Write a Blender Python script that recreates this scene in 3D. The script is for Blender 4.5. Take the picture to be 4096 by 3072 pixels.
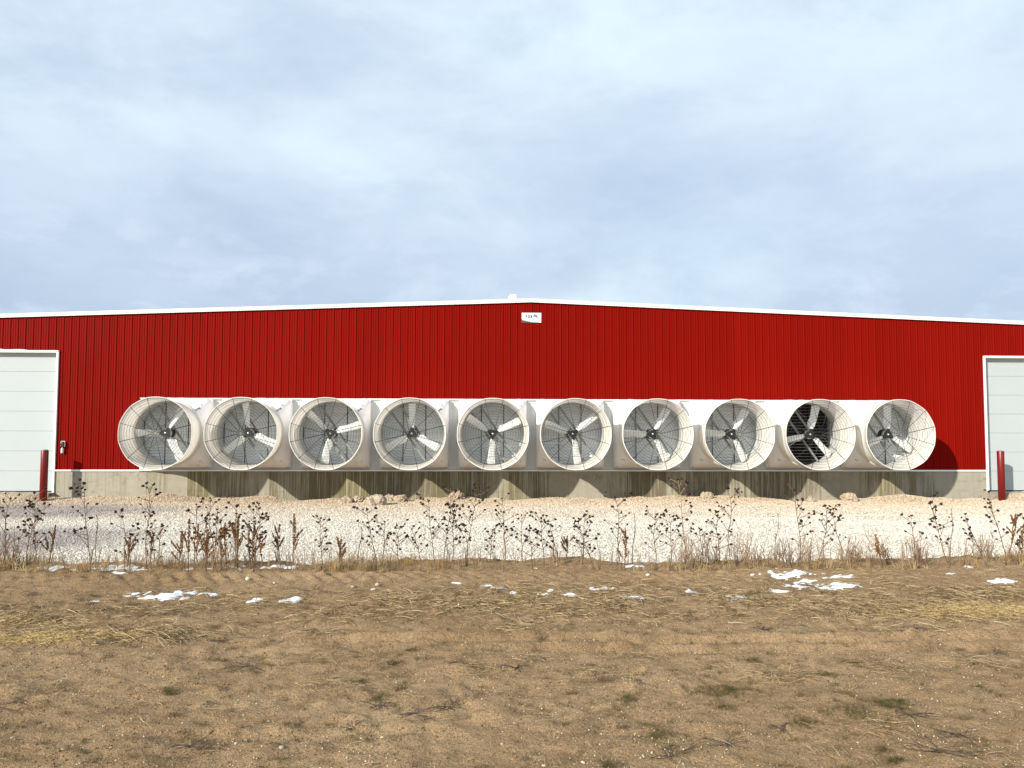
import bpy, bmesh, math, random
import numpy as np
from mathutils import Vector, Matrix, Euler

for o in list(bpy.data.objects):
    bpy.data.objects.remove(o, do_unlink=True)
sc = bpy.context.scene
C = sc.collection
R = math.radians

# ------------------------------------------------------------------ camera
cam_d = bpy.data.cameras.new('camera')
cam = bpy.data.objects.new('camera', cam_d)
C.objects.link(cam)
cam_d.sensor_width = 36.0
cam_d.sensor_fit = 'HORIZONTAL'
cam_d.lens = 27.04
cam_d.clip_start = 0.05
cam_d.clip_end = 3000
_r = Vector((0.999325, -0.036659, 0.002381)).normalized()
_f = Vector((0.036477, 0.997878, 0.053933)).normalized()
_u = _r.cross(_f).normalized()
cam.matrix_world = Matrix(((_r.x, _u.x, -_f.x, 0.0), (_r.y, _u.y, -_f.y, -24.0), (_r.z, _u.z, -_f.z, 2.405), (0, 0, 0, 1)))
sc.camera = cam

# ------------------------------------------------------------------ light
SUN_DIR = Vector((1.0, 1.0, -0.64)).normalized()      # the way the light travels
sun_d = bpy.data.lights.new('sun', 'SUN')
sun_d.energy = 3.85
sun_d.angle = R(1.1)
sun_d.color = (1.0, 0.95, 0.86)
sun = bpy.data.objects.new('sun', sun_d)
C.objects.link(sun)
sun.rotation_euler = SUN_DIR.to_track_quat('-Z', 'Y').to_euler()
sun.location = (-20, -40, 30)

world = bpy.data.worlds.new('World')
sc.world = world
world.use_nodes = True
nt = world.node_tree
nt.nodes.clear()
def N(t, typ, **kw):
    n = t.nodes.new(typ)
    for k, v in kw.items():
        setattr(n, k, v)
    return n
def mth(t, op, a, b=None, c=None, clamp=False):
    n = N(t, 'ShaderNodeMath', operation=op)
    n.use_clamp = clamp
    for i, v in enumerate((a, b, c)):
        if v is None: continue
        if hasattr(v, 'is_linked'): t.links.new(v, n.inputs[i])
        else: n.inputs[i].default_value = v
    return n.outputs[0]
def ramp(t, fac, stops, interp='LINEAR'):
    n = N(t, 'ShaderNodeValToRGB')
    cr = n.color_ramp
    cr.interpolation = interp
    while len(cr.elements) < len(stops): cr.elements.new(0.5)
    for e, (p, c) in zip(cr.elements, stops):
        e.position = p
        e.color = (c, c, c, 1) if isinstance(c, (int, float)) else (*c, 1)
    t.links.new(fac, n.inputs[0])
    return n.outputs[0]
def mixc(t, fac, a, b, blend='MIX'):
    n = N(t, 'ShaderNodeMix', data_type='RGBA', blend_type=blend)
    n.clamp_factor = True
    for s, v in ((n.inputs[0], fac), (n.inputs[6], a), (n.inputs[7], b)):
        if hasattr(v, 'is_linked'): t.links.new(v, s)
        elif isinstance(v, (int, float)): s.default_value = v
        else: s.default_value = (*v, 1)
    return n.outputs[2]
def noise(t, vec, scale, detail=4, rough=0.55, dist=0.0):
    n = N(t, 'ShaderNodeTexNoise')
    n.inputs['Scale'].default_value = scale
    n.inputs['Detail'].default_value = detail
    n.inputs['Roughness'].default_value = rough
    n.inputs['Distortion'].default_value = dist
    if vec is not None: t.links.new(vec, n.inputs['Vector'])
    return n.outputs[0]
def mapping(t, vec, loc=(0,0,0), rot=(0,0,0), scale=(1,1,1)):
    n = N(t, 'ShaderNodeMapping')
    n.inputs['Location'].default_value = loc
    n.inputs['Rotation'].default_value = rot
    n.inputs['Scale'].default_value = scale
    t.links.new(vec, n.inputs[0])
    return n.outputs[0]

sky = N(nt, 'ShaderNodeTexSky', sky_type='NISHITA')
sky.sun_disc = False
sky.sun_elevation = math.asin(-SUN_DIR.z)
sky.sun_rotation = math.atan2(-SUN_DIR.x, -SUN_DIR.y)
sky.air_density = 1.0
sky.dust_density = 1.2
sky.ozone_density = 1.2
tc = N(nt, 'ShaderNodeTexCoord')
sep = N(nt, 'ShaderNodeSeparateXYZ')
nt.links.new(tc.outputs['Generated'], sep.inputs[0])
dirv = tc.outputs['Generated']
n1 = noise(nt, mapping(nt, dirv, loc=(8.7, 1.3, 0.4), rot=(0, R(24), 0), scale=(1.5, 1.5, 3.2)), 1.0, 5, 0.5, 0.25)
n2 = noise(nt, mapping(nt, dirv, loc=(2.21, 8.7, 0.7), rot=(0, R(16), 0), scale=(3.4, 3.4, 7.5)), 1.0, 8, 0.60, 0.25)
n3 = noise(nt, mapping(nt, dirv, loc=(5.0, 1.0, 2.0), rot=(0, R(12), 0), scale=(9, 9, 20)), 1.0, 8, 0.62, 0.2)
el = mth(nt, 'ADD', sep.outputs[2], mth(nt, 'MULTIPLY_ADD', n1, 0.42, -0.21))
low = ramp(nt, el, [(0.10, 0.0), (0.36, 1.0)])
mixv = mth(nt, 'ADD', mth(nt, 'MULTIPLY', low, 0.55), mth(nt, 'MULTIPLY_ADD', n2, 1.1, -0.36), None, True)
cloud = mixc(nt, mixv, (2.85, 3.55, 4.6), (4.5, 5.3, 6.1))
hi = mth(nt, 'MULTIPLY', ramp(nt, n1, [(0.48, 0.0), (0.66, 1.0)]), ramp(nt, n2, [(0.35, 0.2), (0.62, 1.0)]))
cloud2 = mixc(nt, hi, cloud, (4.9, 5.95, 6.5))
cloud2 = mixc(nt, mth(nt, 'MULTIPLY', ramp(nt, n3, [(0.50, 0.0), (0.72, 0.6)]), mth(nt, 'SUBTRACT', 1.0, low)), cloud2, (4.7, 5.4, 6.2))
cover = ramp(nt, n2, [(0.25, 0.80), (0.55, 1.0)])
skyc = mixc(nt, cover, sky.outputs[0], cloud2)
bg = N(nt, 'ShaderNodeBackground')
bg.inputs[1].default_value = 0.1
nt.links.new(skyc, bg.inputs[0])
wo = N(nt, 'ShaderNodeOutputWorld')
nt.links.new(bg.outputs[0], wo.inputs[0])

sc.view_settings.view_transform = 'Standard'
sc.view_settings.look = 'None'
sc.view_settings.exposure = 0.77
sc.view_settings.gamma = 1.0
sc.view_settings.use_curve_mapping = False

# ------------------------------------------------------------------ materials
def new_mat(name):
    m = bpy.data.materials.new(name)
    m.use_nodes = True
    t = m.node_tree
    b = t.nodes['Principled BSDF']
    return m, t, b
def setp(b, rough=0.6, metal=0.0, spec=0.4):
    b.inputs['Roughness'].default_value = rough
    b.inputs['Metallic'].default_value = metal
    b.inputs['Specular IOR Level'].default_value = spec
def bump(t, b, h, strength, dist):
    n = N(t, 'ShaderNodeBump')
    n.inputs['Strength'].default_value = strength
    n.inputs['Distance'].default_value = dist
    t.links.new(h, n.inputs['Height'])
    t.links.new(n.outputs[0], b.inputs['Normal'])
def pos(t):
    return N(t, 'ShaderNodeNewGeometry').outputs['Position']
def objco(t):
    return N(t, 'ShaderNodeTexCoord').outputs['Object']
def simple(name, col, rough=0.6, metal=0.0, spec=0.4, var=0.12, scale=6.0, coords='obj', rnd=0.0):
    m, t, b = new_mat(name)
    setp(b, rough, metal, spec)
    v = objco(t) if coords == 'obj' else pos(t)
    n = noise(t, v, scale, 4, 0.6)
    c = mixc(t, n, tuple(x*(1-var) for x in col), tuple(min(1, x*(1+var)) for x in col))
    if rnd:
        oi = N(t, 'ShaderNodeObjectInfo')
        hv = N(t, 'ShaderNodeHueSaturation')
        t.links.new(mth(t, 'MULTIPLY_ADD', oi.outputs['Random'], 2*rnd, 1-rnd), hv.inputs['Value'])
        t.links.new(c, hv.inputs['Color'])
        c = hv.outputs[0]
    t.links.new(c, b.inputs['Base Color'])
    return m

M = {}
# red ribbed steel
m, t, b = new_mat('red_paint'); setp(b, 0.55, 0.0, 0.04)
n = noise(t, mapping(t, pos(t), scale=(1.2, 1, 0.25)), 1.5, 4, 0.6)
c = mixc(t, n, (0.160, 0.0028, 0.0007), (0.200, 0.0040, 0.0011))
n_f = noise(t, mapping(t, pos(t), scale=(5, 1, 0.5)), 3.0, 3, 0.6)
c = mixc(t, ramp(t, n_f, [(0.55, 0.0), (0.8, 0.25)]), c, (0.19, 0.008, 0.003))
oi = N(t, 'ShaderNodeObjectInfo')
hv = N(t, 'ShaderNodeHueSaturation')
t.links.new(mth(t, 'MULTIPLY_ADD', oi.outputs['Random'], 0.10, 0.95), hv.inputs['Value'])
t.links.new(c, hv.inputs['Color']); t.links.new(hv.outputs[0], b.inputs['Base Color'])
bump(t, b, noise(t, mapping(t, pos(t), scale=(2.5, 1, 0.7)), 2.0, 2), 0.25, 0.01)
M['red'] = m
# bollard paint
m, t, b = new_mat('red_bollard_paint'); setp(b, 0.38, 0.0, 0.45)
n = noise(t, objco(t), 9, 5, 0.65)
c = mixc(t, ramp(t, n, [(0.60, 0.0), (0.72, 0.6)]), (0.15, 0.006, 0.004), (0.20, 0.04, 0.03))
t.links.new(c, b.inputs['Base Color']); M['bollard'] = m
# white fibreglass with grime that has a shape of its own
def fibre(name, base, grime, lo, hi, rough):
    m, t, b = new_mat(name); setp(b, rough, 0.0, 0.4)
    oi = N(t, 'ShaderNodeObjectInfo')
    va = N(t, 'ShaderNodeVectorMath', operation='ADD')
    t.links.new(objco(t), va.inputs[0]); t.links.new(oi.outputs['Location'], va.inputs[1])
    n = noise(t, va.outputs[0], 3.2, 6, 0.62, 0.4)
    c = mixc(t, ramp(t, n, [(lo, 0.0), (hi, 1.0)]), base, grime)
    t.links.new(c, b.inputs['Base Color'])
    bump(t, b, noise(t, va.outputs[0], 5, 3), 0.12, 0.02)
    return m
M['housing'] = fibre('white_fibreglass', (0.85, 0.825, 0.805), (0.66, 0.58, 0.53), 0.55, 0.82, 0.42)
M['cone'] = fibre('cream_fibreglass', (0.88, 0.85, 0.78), (0.62, 0.54, 0.40), 0.56, 0.84, 0.45)
t = M['cone'].node_tree; b = t.nodes['Principled BSDF']        # moulded plastic lets some sunlight through
tr = N(t, 'ShaderNodeBsdfTranslucent'); ms = N(t, 'ShaderNodeMixShader'); ms.inputs[0].default_value = 0.32
t.links.new(b.inputs['Base Color'].links[0].from_socket, tr.inputs['Color'])
t.links.new(b.outputs[0], ms.inputs[1]); t.links.new(tr.outputs[0], ms.inputs[2])
t.links.new(ms.outputs[0], [n_ for n_ in t.nodes if n_.type == 'OUTPUT_MATERIAL'][0].inputs['Surface'])
M['white'] = simple('white_trim_paint', (0.78, 0.79, 0.77), 0.4, 0, 0.4, 0.05, 3, 'pos')
M['filler'] = simple('white_filler_steel', (0.56, 0.57, 0.545), 0.45, 0, 0.4, 0.08, 2.5, 'pos')
M['door'] = simple('pale_grey_door_steel', (0.40, 0.435, 0.43), 0.6, 0, 0.3, 0.03, 2, 'pos')
M['roof'] = simple('white_roof_steel', (0.74, 0.75, 0.74), 0.4, 0, 0.4, 0.05, 1, 'pos')
M['blade'] = simple('grey_blade_steel', (0.76, 0.775, 0.75), 0.3, 0.3, 0.5, 0.10, 7)
M['galv'] = simple('galvanised_steel', (0.42, 0.45, 0.45), 0.38, 0.6, 0.5, 0.22, 14)
M['slat'] = simple('grey_slat_plastic', (0.86, 0.885, 0.89), 0.5, 0.0, 0.35, 0.10, 4, 'obj', 0.06)
M['slat_dark'] = simple('weathered_slat_steel', (0.36, 0.36, 0.34), 0.5, 0.3, 0.35, 0.3, 9, 'obj', 0.1)
M['black'] = simple('black_cast_iron', (0.012, 0.012, 0.012), 0.45, 0.0, 0.5, 0.3, 12)
M['wire'] = simple('dark_guard_wire', (0.035, 0.03, 0.026), 0.5, 0.2, 0.5, 0.3, 12)
M['rail'] = simple('grey_green_rail_steel', (0.26, 0.285, 0.27), 0.45, 0.3, 0.4, 0.25, 10)
M['ring'] = simple('grey_fan_ring', (0.58, 0.585, 0.55), 0.5, 0.0, 0.4, 0.15, 5)
M['silver'] = simple('bright_silver', (0.7, 0.7, 0.68), 0.25, 0.8, 0.5, 0.1, 12)
M['dark'] = simple('dark_interior_steel', (0.10, 0.10, 0.10), 0.7, 0, 0.2, 0.1, 2, 'pos')
M['sign_white'] = simple('sign_white', (0.80, 0.81, 0.81), 0.35, 0, 0.4, 0.01, 3)
M['ink'] = simple('black_ink', (0.003, 0.003, 0.004), 0.6, 0, 0.08, 0.05, 5)
M['ink_grey'] = simple('grey_ink', (0.20, 0.215, 0.215), 0.6, 0, 0.1, 0.15, 40)
M['ink_slate'] = simple('slate_ink', (0.075, 0.088, 0.096), 0.6, 0, 0.1, 0.05, 5)
M['ink_pale'] = simple('pale_grey_ink', (0.30, 0.30, 0.29), 0.5, 0, 0.3, 0.05, 5)
M['red_plastic'] = simple('red_plastic', (0.5, 0.05, 0.05), 0.4)
M['frost'] = simple('frosted_plastic', (0.55, 0.56, 0.55), 0.4)
M['snow'] = simple('old_snow', (0.66, 0.675, 0.69), 0.8, 0, 0.15, 0.30, 16, 'pos')
M['stem'] = simple('dry_stem', (0.16, 0.10, 0.060), 0.8, 0, 0.15, 0.35, 9, 'pos', 0.2)
M['stem_pale'] = simple('dry_pale_stem', (0.30, 0.205, 0.125), 0.8, 0, 0.15, 0.3, 9, 'pos', 0.2)
M['head'] = simple('dry_seed_head', (0.040, 0.024, 0.020), 0.9, 0, 0.1, 0.35, 30, 'obj', 0.35)
M['spike'] = simple('brown_seed_spike', (0.16, 0.075, 0.024), 0.9, 0, 0.1, 0.4, 25, 'pos', 0.2)
M['twig'] = simple('dark_twig', (0.080, 0.058, 0.044), 0.85, 0, 0.15, 0.4, 20, 'pos', 0.25)
M['straw'] = simple('pale_straw', (0.46, 0.35, 0.19), 0.7, 0, 0.2, 0.2, 6, 'pos', 0.38)
M['straw_brown'] = simple('brown_straw', (0.17, 0.105, 0.048), 0.8, 0, 0.2, 0.25, 6, 'pos', 0.35)
M['green'] = simple('winter_grass', (0.075, 0.070, 0.018), 0.8, 0, 0.2, 0.25, 6, 'pos', 0.4)
M['pebble'] = simple('pale_pebble', (0.46, 0.39, 0.29), 0.8, 0, 0.2, 0.15, 12, 'pos', 0.45)
M['clump'] = simple('dirt_clump', (0.20, 0.13, 0.062), 0.95, 0, 0.1, 0.2, 12, 'pos', 0.25)

# gravel : one material for the sheet, the stones and the clods
def gravel_mat(name, stones):
    m, t, b = new_mat(name); setp(b, 0.85, 0, 0.2)
    p = pos(t)
    sp = N(t, 'ShaderNodeSeparateXYZ'); t.links.new(p, sp.inputs[0])
    wob = noise(t, p, 0.5, 4, 0.6)
    yy = mth(t, 'ADD', sp.outputs[1], mth(t, 'MULTIPLY_ADD', wob, 4.0, -2.0))
    tan = N(t, 'ShaderNodeMapRange'); t.links.new(yy, tan.inputs[0])
    tan.inputs[1].default_value = -6.0; tan.inputs[2].default_value = -1.2
    pale = mixc(t, noise(t, p, 6.0, 4, 0.65), (0.50, 0.455, 0.385), (0.64, 0.59, 0.51))
    tanc = mixc(t, noise(t, p, 6.0, 4, 0.65), (0.44, 0.345, 0.24), (0.58, 0.475, 0.355))
    c = mixc(t, tan.outputs[0], pale, tanc)
    # soft mauve-grey shade painted into the gravel colour at the yard's left end
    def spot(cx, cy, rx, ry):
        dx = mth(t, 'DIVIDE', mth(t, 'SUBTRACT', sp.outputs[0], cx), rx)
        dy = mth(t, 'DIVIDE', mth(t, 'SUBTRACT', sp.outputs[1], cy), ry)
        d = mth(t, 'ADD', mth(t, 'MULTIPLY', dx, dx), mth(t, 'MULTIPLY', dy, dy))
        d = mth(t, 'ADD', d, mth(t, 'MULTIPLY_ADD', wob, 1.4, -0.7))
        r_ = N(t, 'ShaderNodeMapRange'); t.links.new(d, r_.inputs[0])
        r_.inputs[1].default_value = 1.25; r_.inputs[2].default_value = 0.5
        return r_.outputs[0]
    shade_tint = mth(t, 'MAXIMUM', spot(-13.4, -3.0, 5.6, 1.7), mth(t, 'MAXIMUM', spot(-11.0, -8.4, 4.0, 2.0), spot(-8.6, -11.6, 2.8, 0.8)))
    c = mixc(t, mth(t, 'MULTIPLY', shade_tint, 0.85), c, (0.31, 0.272, 0.252))
    if stones:
        oi = N(t, 'ShaderNodeObjectInfo')
        hv = N(t, 'ShaderNodeHueSaturation')
        t.links.new(mth(t, 'MULTIPLY_ADD', oi.outputs['Random'], 0.40, 0.78), hv.inputs['Value'])
        t.links.new(c, hv.inputs['Color']); c = hv.outputs[0]
    else:
        c = mixc(t, ramp(t, noise(t, p, 22.0, 3, 0.7), [(0.35, 0.75), (0.6, 0.0)]), c, (0.22, 0.17, 0.12))
        bump(t, b, noise(t, p, 16, 4, 0.7), 1.0, 0.05)
    t.links.new(c, b.inputs['Base Color'])
    return m
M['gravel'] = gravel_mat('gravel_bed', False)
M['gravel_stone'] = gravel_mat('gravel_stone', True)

# bare dirt
m, t, b = new_mat('bare_dirt'); setp(b, 0.95, 0, 0.1)
p = pos(t)
big = noise(t, p, 0.55, 5, 0.6, 0.3)
c = mixc(t, ramp(t, big, [(0.34, 0.0), (0.66, 1.0)]), (0.318, 0.203, 0.106), (0.420, 0.280, 0.155))
mid = noise(t, mapping(t, p, scale=(1.0, 1.6, 1)), 4.5, 6, 0.65)
c = mixc(t, ramp(t, mid, [(0.47, 0.0), (0.70, 0.7)]), c, (0.155, 0.098, 0.048))
c = mixc(t, ramp(t, noise(t, p, 2.2, 5, 0.65), [(0.56, 0.0), (0.74, 0.5)]), c, (0.44, 0.315, 0.18))
fine = noise(t, p, 85, 4, 0.75)
c = mixc(t, ramp(t, fine, [(0.32, 0.85), (0.50, 0.0)]), c, (0.12, 0.076, 0.038))
c = mixc(t, ramp(t, fine, [(0.57, 0.0), (0.68, 0.7)]), c, (0.54, 0.41, 0.26))
mo = ramp(t, noise(t, mapping(t, p, loc=(5, 3, 0)), 1.3, 5, 0.65), [(0.60, 0.0), (0.72, 0.35)])
c = mixc(t, mo, c, (0.17, 0.140, 0.062))
t.links.new(c, b.inputs['Base Color'])
hh = mth(t, 'ADD', mth(t, 'MULTIPLY', noise(t, p, 30, 5, 0.7), 1.0), mth(t, 'MULTIPLY', noise(t, p, 110, 3, 0.7), 0.45))
bump(t, b, hh, 1.0, 0.03)
M['dirt'] = m

# board-formed concrete with run stains
def concrete(name):
    m, t, b = new_mat(name); setp(b, 0.85, 0, 0.2)
    p = pos(t)
    oi = N(t, 'ShaderNodeObjectInfo')
    sc_ = N(t, 'ShaderNodeSeparateColor'); t.links.new(oi.outputs['Color'], sc_.inputs[0])
    va = N(t, 'ShaderNodeVectorMath', operation='ADD')
    cb = N(t, 'ShaderNodeCombineXYZ'); t.links.new(mth(t, 'MULTIPLY', sc_.outputs[2], 40), cb.inputs[1])
    t.links.new(p, va.inputs[0]); t.links.new(cb.outputs[0], va.inputs[1])
    pp = va.outputs[0]
    clean = mixc(t, noise(t, pp, 5, 6, 0.65), (0.25, 0.228, 0.172), (0.38, 0.35, 0.28))
    olive = mixc(t, noise(t, pp, 7, 5, 0.65), (0.120, 0.103, 0.048), (0.200, 0.174, 0.092))
    brown = mixc(t, noise(t, pp, 7, 5, 0.65), (0.098, 0.082, 0.054), (0.180, 0.152, 0.106))
    wet = mixc(t, sc_.outputs[1], brown, olive)
    st = noise(t, mapping(t, pp, scale=(13, 1, 0.55)), 1.0, 6, 0.72, 0.15)
    st2 = noise(t, mapping(t, pp, scale=(3.0, 1, 0.8)), 1.0, 4, 0.6)
    fac = mth(t, 'ADD', mth(t, 'ADD', mth(t, 'MULTIPLY_ADD', st, 4.2, -2.15), mth(t, 'MULTIPLY_ADD', st2, 1.8, -0.9)), mth(t, 'MULTIPLY_ADD', sc_.outputs[0], 2.1, -0.62), None, True)
    c = mixc(t, fac, clean, wet)
    blot = ramp(t, noise(t, pp, 3.4, 6, 0.7, 0.6), [(0.57, 0.0), (0.68, 0.7)])
    c = mixc(t, blot, c, (0.16, 0.145, 0.115))
    line = noise(t, mapping(t, pp, loc=(3, 0, 0), scale=(34, 1, 0.45)), 1.0, 3, 0.6)
    wl = mth(t, 'MULTIPLY', ramp(t, line, [(0.56, 0.0), (0.62, 0.9)]), mth(t, 'MULTIPLY_ADD', sc_.outputs[0], 0.8, 0.2))
    c = mixc(t, wl, c, (0.40, 0.365, 0.28))
    t.links.new(c, b.inputs['Base Color'])
    bump(t, b, noise(t, pp, 40, 4, 0.7), 0.4, 0.008)
    return m
M['concrete'] = concrete('formed_concrete')
M['slab'] = simple('apron_concrete', (0.30, 0.27, 0.22), 0.9, 0, 0.2, 0.3, 4, 'pos')

# ------------------------------------------------------------------ mesh helpers
class MB:
    def __init__(s): s.v = []; s.f = []; s.smooth = []
    def add(s, verts, faces, smooth=False):
        o = len(s.v); s.v.extend([tuple(v) for v in verts])
        for f in faces: s.f.append(tuple(i+o for i in f)); s.smooth.append(smooth)
    def box(s, x0, x1, y0, y1, z0, z1):
        v = [(x0,y0,z0),(x1,y0,z0),(x1,y1,z0),(x0,y1,z0),(x0,y0,z1),(x1,y0,z1),(x1,y1,z1),(x0,y1,z1)]
        s.add(v, [(0,3,2,1),(4,5,6,7),(0,1,5,4),(1,2,6,5),(2,3,7,6),(3,0,4,7)])
    def tube(s, pts, rad, n=5, cap=True, smooth=True):
        pts = [Vector(p) for p in pts]
        if not hasattr(rad, '__len__'): rad = [rad]*len(pts)
        vs = []; prev = None
        for i, p in enumerate(pts):
            d = (pts[min(i+1, len(pts)-1)] - pts[max(i-1, 0)])
            d = d.normalized() if d.length > 1e-9 else Vector((0,0,1))
            ref = prev if prev is not None else (Vector((1,0,0)) if abs(d.x) < 0.8 else Vector((0,1,0)))
            a = (ref - d*ref.dot(d))
            a = a.normalized() if a.length > 1e-6 else d.orthogonal().normalized()
            prev = a; bb = d.cross(a)
            for k in range(n):
                an = 2*math.pi*k/n
                vs.append(p + (a*math.cos(an) + bb*math.sin(an))*rad[i])
        fs = []
        for i in range(len(pts)-1):
            for k in range(n):
                fs.append((i*n+k, i*n+(k+1)%n, (i+1)*n+(k+1)%n, (i+1)*n+k))
        if cap:
            fs.append(tuple(range(n-1, -1, -1))); fs.append(tuple(range((len(pts)-1)*n, len(pts)*n)))
        s.add(vs, fs, smooth)
    def ring(s, c, r, rad, n=48, k=4, axis='y'):
        vs = []
        for i in range(n):
            a = 2*math.pi*i/n
            for j in range(k):
                bt = 2*math.pi*j/k
                rr = r + rad*math.cos(bt); h = rad*math.sin(bt)
                vs.append((c[0]+rr*math.cos(a), c[1]+h, c[2]+rr*math.sin(a)) if axis == 'y' else (c[0]+rr*math.cos(a), c[1]+rr*math.sin(a), c[2]+h))
        fs = [(i*k+j, i*k+(j+1)%k, ((i+1)%n)*k+(j+1)%k, ((i+1)%n)*k+j) for i in range(n) for j in range(k)]
        s.add(vs, fs, True)
    def revolve(s, prof, n=48, axis='z', closed=False, smooth=True, c=(0,0,0)):
        """prof: (radius, height) pairs revolved about the axis"""
        vs = []
        for i in range(n):
            a = 2*math.pi*i/n
            for r, h in prof:
                if axis == 'z': vs.append((c[0]+r*math.cos(a), c[1]+r*math.sin(a), c[2]+h))
                else: vs.append((c[0]+r*math.cos(a), c[1]+h, c[2]+r*math.sin(a)))
        k = len(prof); fs = []
        for i in range(n):
            for j in range(k if closed else k-1):
                j2 = (j+1) % k; i2 = (i+1) % n
                q = (i*k+j, i2*k+j, i2*k+j2, i*k+j2)
                fs.append(q if axis == 'z' else q[::-1])
        s.add(vs, fs, smooth)
    def mesh(s, name):
        me = bpy.data.meshes.new(name)
        me.from_pydata(s.v, [], s.f)
        me.polygons.foreach_set('use_smooth', s.smooth)
        me.update()
        return me
    def build(s, name, mat, parent=None, **kw):
        return link(name, s.mesh(name), mat, parent, **kw)
def link(name, me, mat, parent=None, loc=None, rot=None, kind=None):
    if mat is not None and not me.materials: me.materials.append(mat)
    o = bpy.data.objects.new(name, me)
    C.objects.link(o)
    if parent is not None: o.parent = parent
    if loc is not None: o.location = loc
    if rot is not None: o.rotation_euler = rot
    if kind: o['kind'] = kind
    return o
def tag(o, label=None, cat=None, group=None, kind=None):
    if label: o['label'] = label
    if cat: o['category'] = cat
    if group: o['group'] = group
    if kind: o['kind'] = kind
    return o
def thing(name, label, cat, loc=(0,0,0), rz=0, group=None):
    o = bpy.data.objects.new(name, None)
    C.objects.link(o); o.location = loc; o.rotation_euler = (0,0,rz)
    o.empty_display_size = 0.2
    return tag(o, label, cat, group)
def copy_tree(o, parent=None):
    c = o.copy(); C.objects.link(c); c.parent = parent
    for ch in list(o.children): copy_tree(ch, c)
    return c
def bevel(o, w, seg=2):
    md = o.modifiers.new('bevel', 'BEVEL'); md.width = w; md.segments = seg; md.limit_method = 'ANGLE'
    return o
ORD = ['', 'first', 'second', 'third', 'fourth', 'fifth', 'sixth', 'seventh', 'eighth', 'ninth', 'tenth', 'eleventh', 'twelfth', 'thirteenth', 'fourteenth', 'fifteenth', 'sixteenth', 'seventeenth', 'eighteenth', 'nineteenth', 'twentieth', 'twenty-first', 'twenty-second', 'twenty-third', 'twenty-fourth', 'twenty-fifth', 'twenty-sixth']
NUM = ['', 'one', 'two', 'three', 'four', 'five', 'six', 'seven', 'eight', 'nine', 'ten', 'eleven', 'twelve', 'thirteen', 'fourteen', 'fifteen', 'sixteen', 'seventeen', 'eighteen', 'nineteen', 'twenty', 'twenty-one', 'twenty-two', 'twenty-three', 'twenty-four', 'twenty-five', 'twenty-six']
def from_left(i, n, what):
    """i counts from 0"""
    if n == 1: return None
    if i == 0: return 'leftmost of the %s %s' % (NUM[n], what)
    if i == n-1: return 'rightmost of the %s %s' % (NUM[n], what)
    if n == 3: return 'middle one of the three %s' % what
    return '%s from the left of the %s %s' % (ORD[i+1], NUM[n], what)

# ------------------------------------------------------------------ ground
def vnoise(x, y, seed):
    xi = np.floor(x).astype(np.int64); yi = np.floor(y).astype(np.int64)
    fx = x-xi; fy = y-yi
    fx = fx*fx*(3-2*fx); fy = fy*fy*(3-2*fy)
    def h(a, b_):
        n = (a*374761393 + b_*668265263 + seed*974711) & 0x7fffffff
        n = ((n ^ (n >> 13))*1274126177) & 0x7fffffff
        n = (n ^ (n >> 16)) & 0xffff
        return n/65535.0
    return (h(xi,yi)*(1-fx)+h(xi+1,yi)*fx)*(1-fy) + (h(xi,yi+1)*(1-fx)+h(xi+1,yi+1)*fx)*fy - 0.5
def sstep(a, b_, x):
    t_ = np.clip((x-a)/(b_-a), 0, 1); return t_*t_*(3-2*t_)
def gravel_z(x, y):
    x = np.asarray(x, float); y = np.asarray(y, float)
    z = 0.58*(1-sstep(-15.3, -11.0, y)) + 0.12 - 0.25*(1-sstep(-15.2, -14.5, y))
    near = np.exp(-((y+0.1)/0.8)**2)*(y < 1.0)
    z = z + near*(0.035 + 0.13*vnoise(x*0.9, y*0.5, 3) + 0.08*vnoise(x*2.3, y*1.1, 4))
    z = z + 0.20*np.exp(-((x-13.15)/0.75)**2 - ((y+0.4)/0.7)**2) + 0.07*np.exp(-((x-14.4)/0.6)**2 - ((y+0.4)/0.6)**2)
    z = z + 0.09*np.exp(-((x+9.8)/0.9)**2 - ((y+0.4)/0.6)**2) + 0.06*np.exp(-((x+6.4)/0.9)**2 - ((y+0.4)/0.6)**2)
    z = z - 0.05*np.exp(-((x-10.2)/1.6)**2 - ((y+0.3)/0.7)**2)
    door = sstep(-12.7, -13.6, x) + sstep(15.9, 16.7, x)
    z = z + 0.19*door*np.exp(-(np.minimum(y+0.2, 0)/0.9)**2)
    mask = sstep(-14.5, -11.5, y)
    z = z + mask*(0.09*vnoise(x*0.22, y*0.45, 5) + 0.035*vnoise(x*0.9, y*1.3, 6) + 0.02*vnoise(x*2.6, y*2.6, 7))
    return z
def dirt_base(x, y):
    x = np.asarray(x, float); y = np.asarray(y, float)
    z = 0.80 + 0.05*vnoise(x*0.45, y*0.6, 11)
    edge = -14.62 + 0.35*vnoise(x*1.1, x*0+2, 12) + 0.16*vnoise(x*4.2, x*0+5, 13)
    z = z - 0.9*np.clip(y-edge, 0, 3)
    return z
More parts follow.
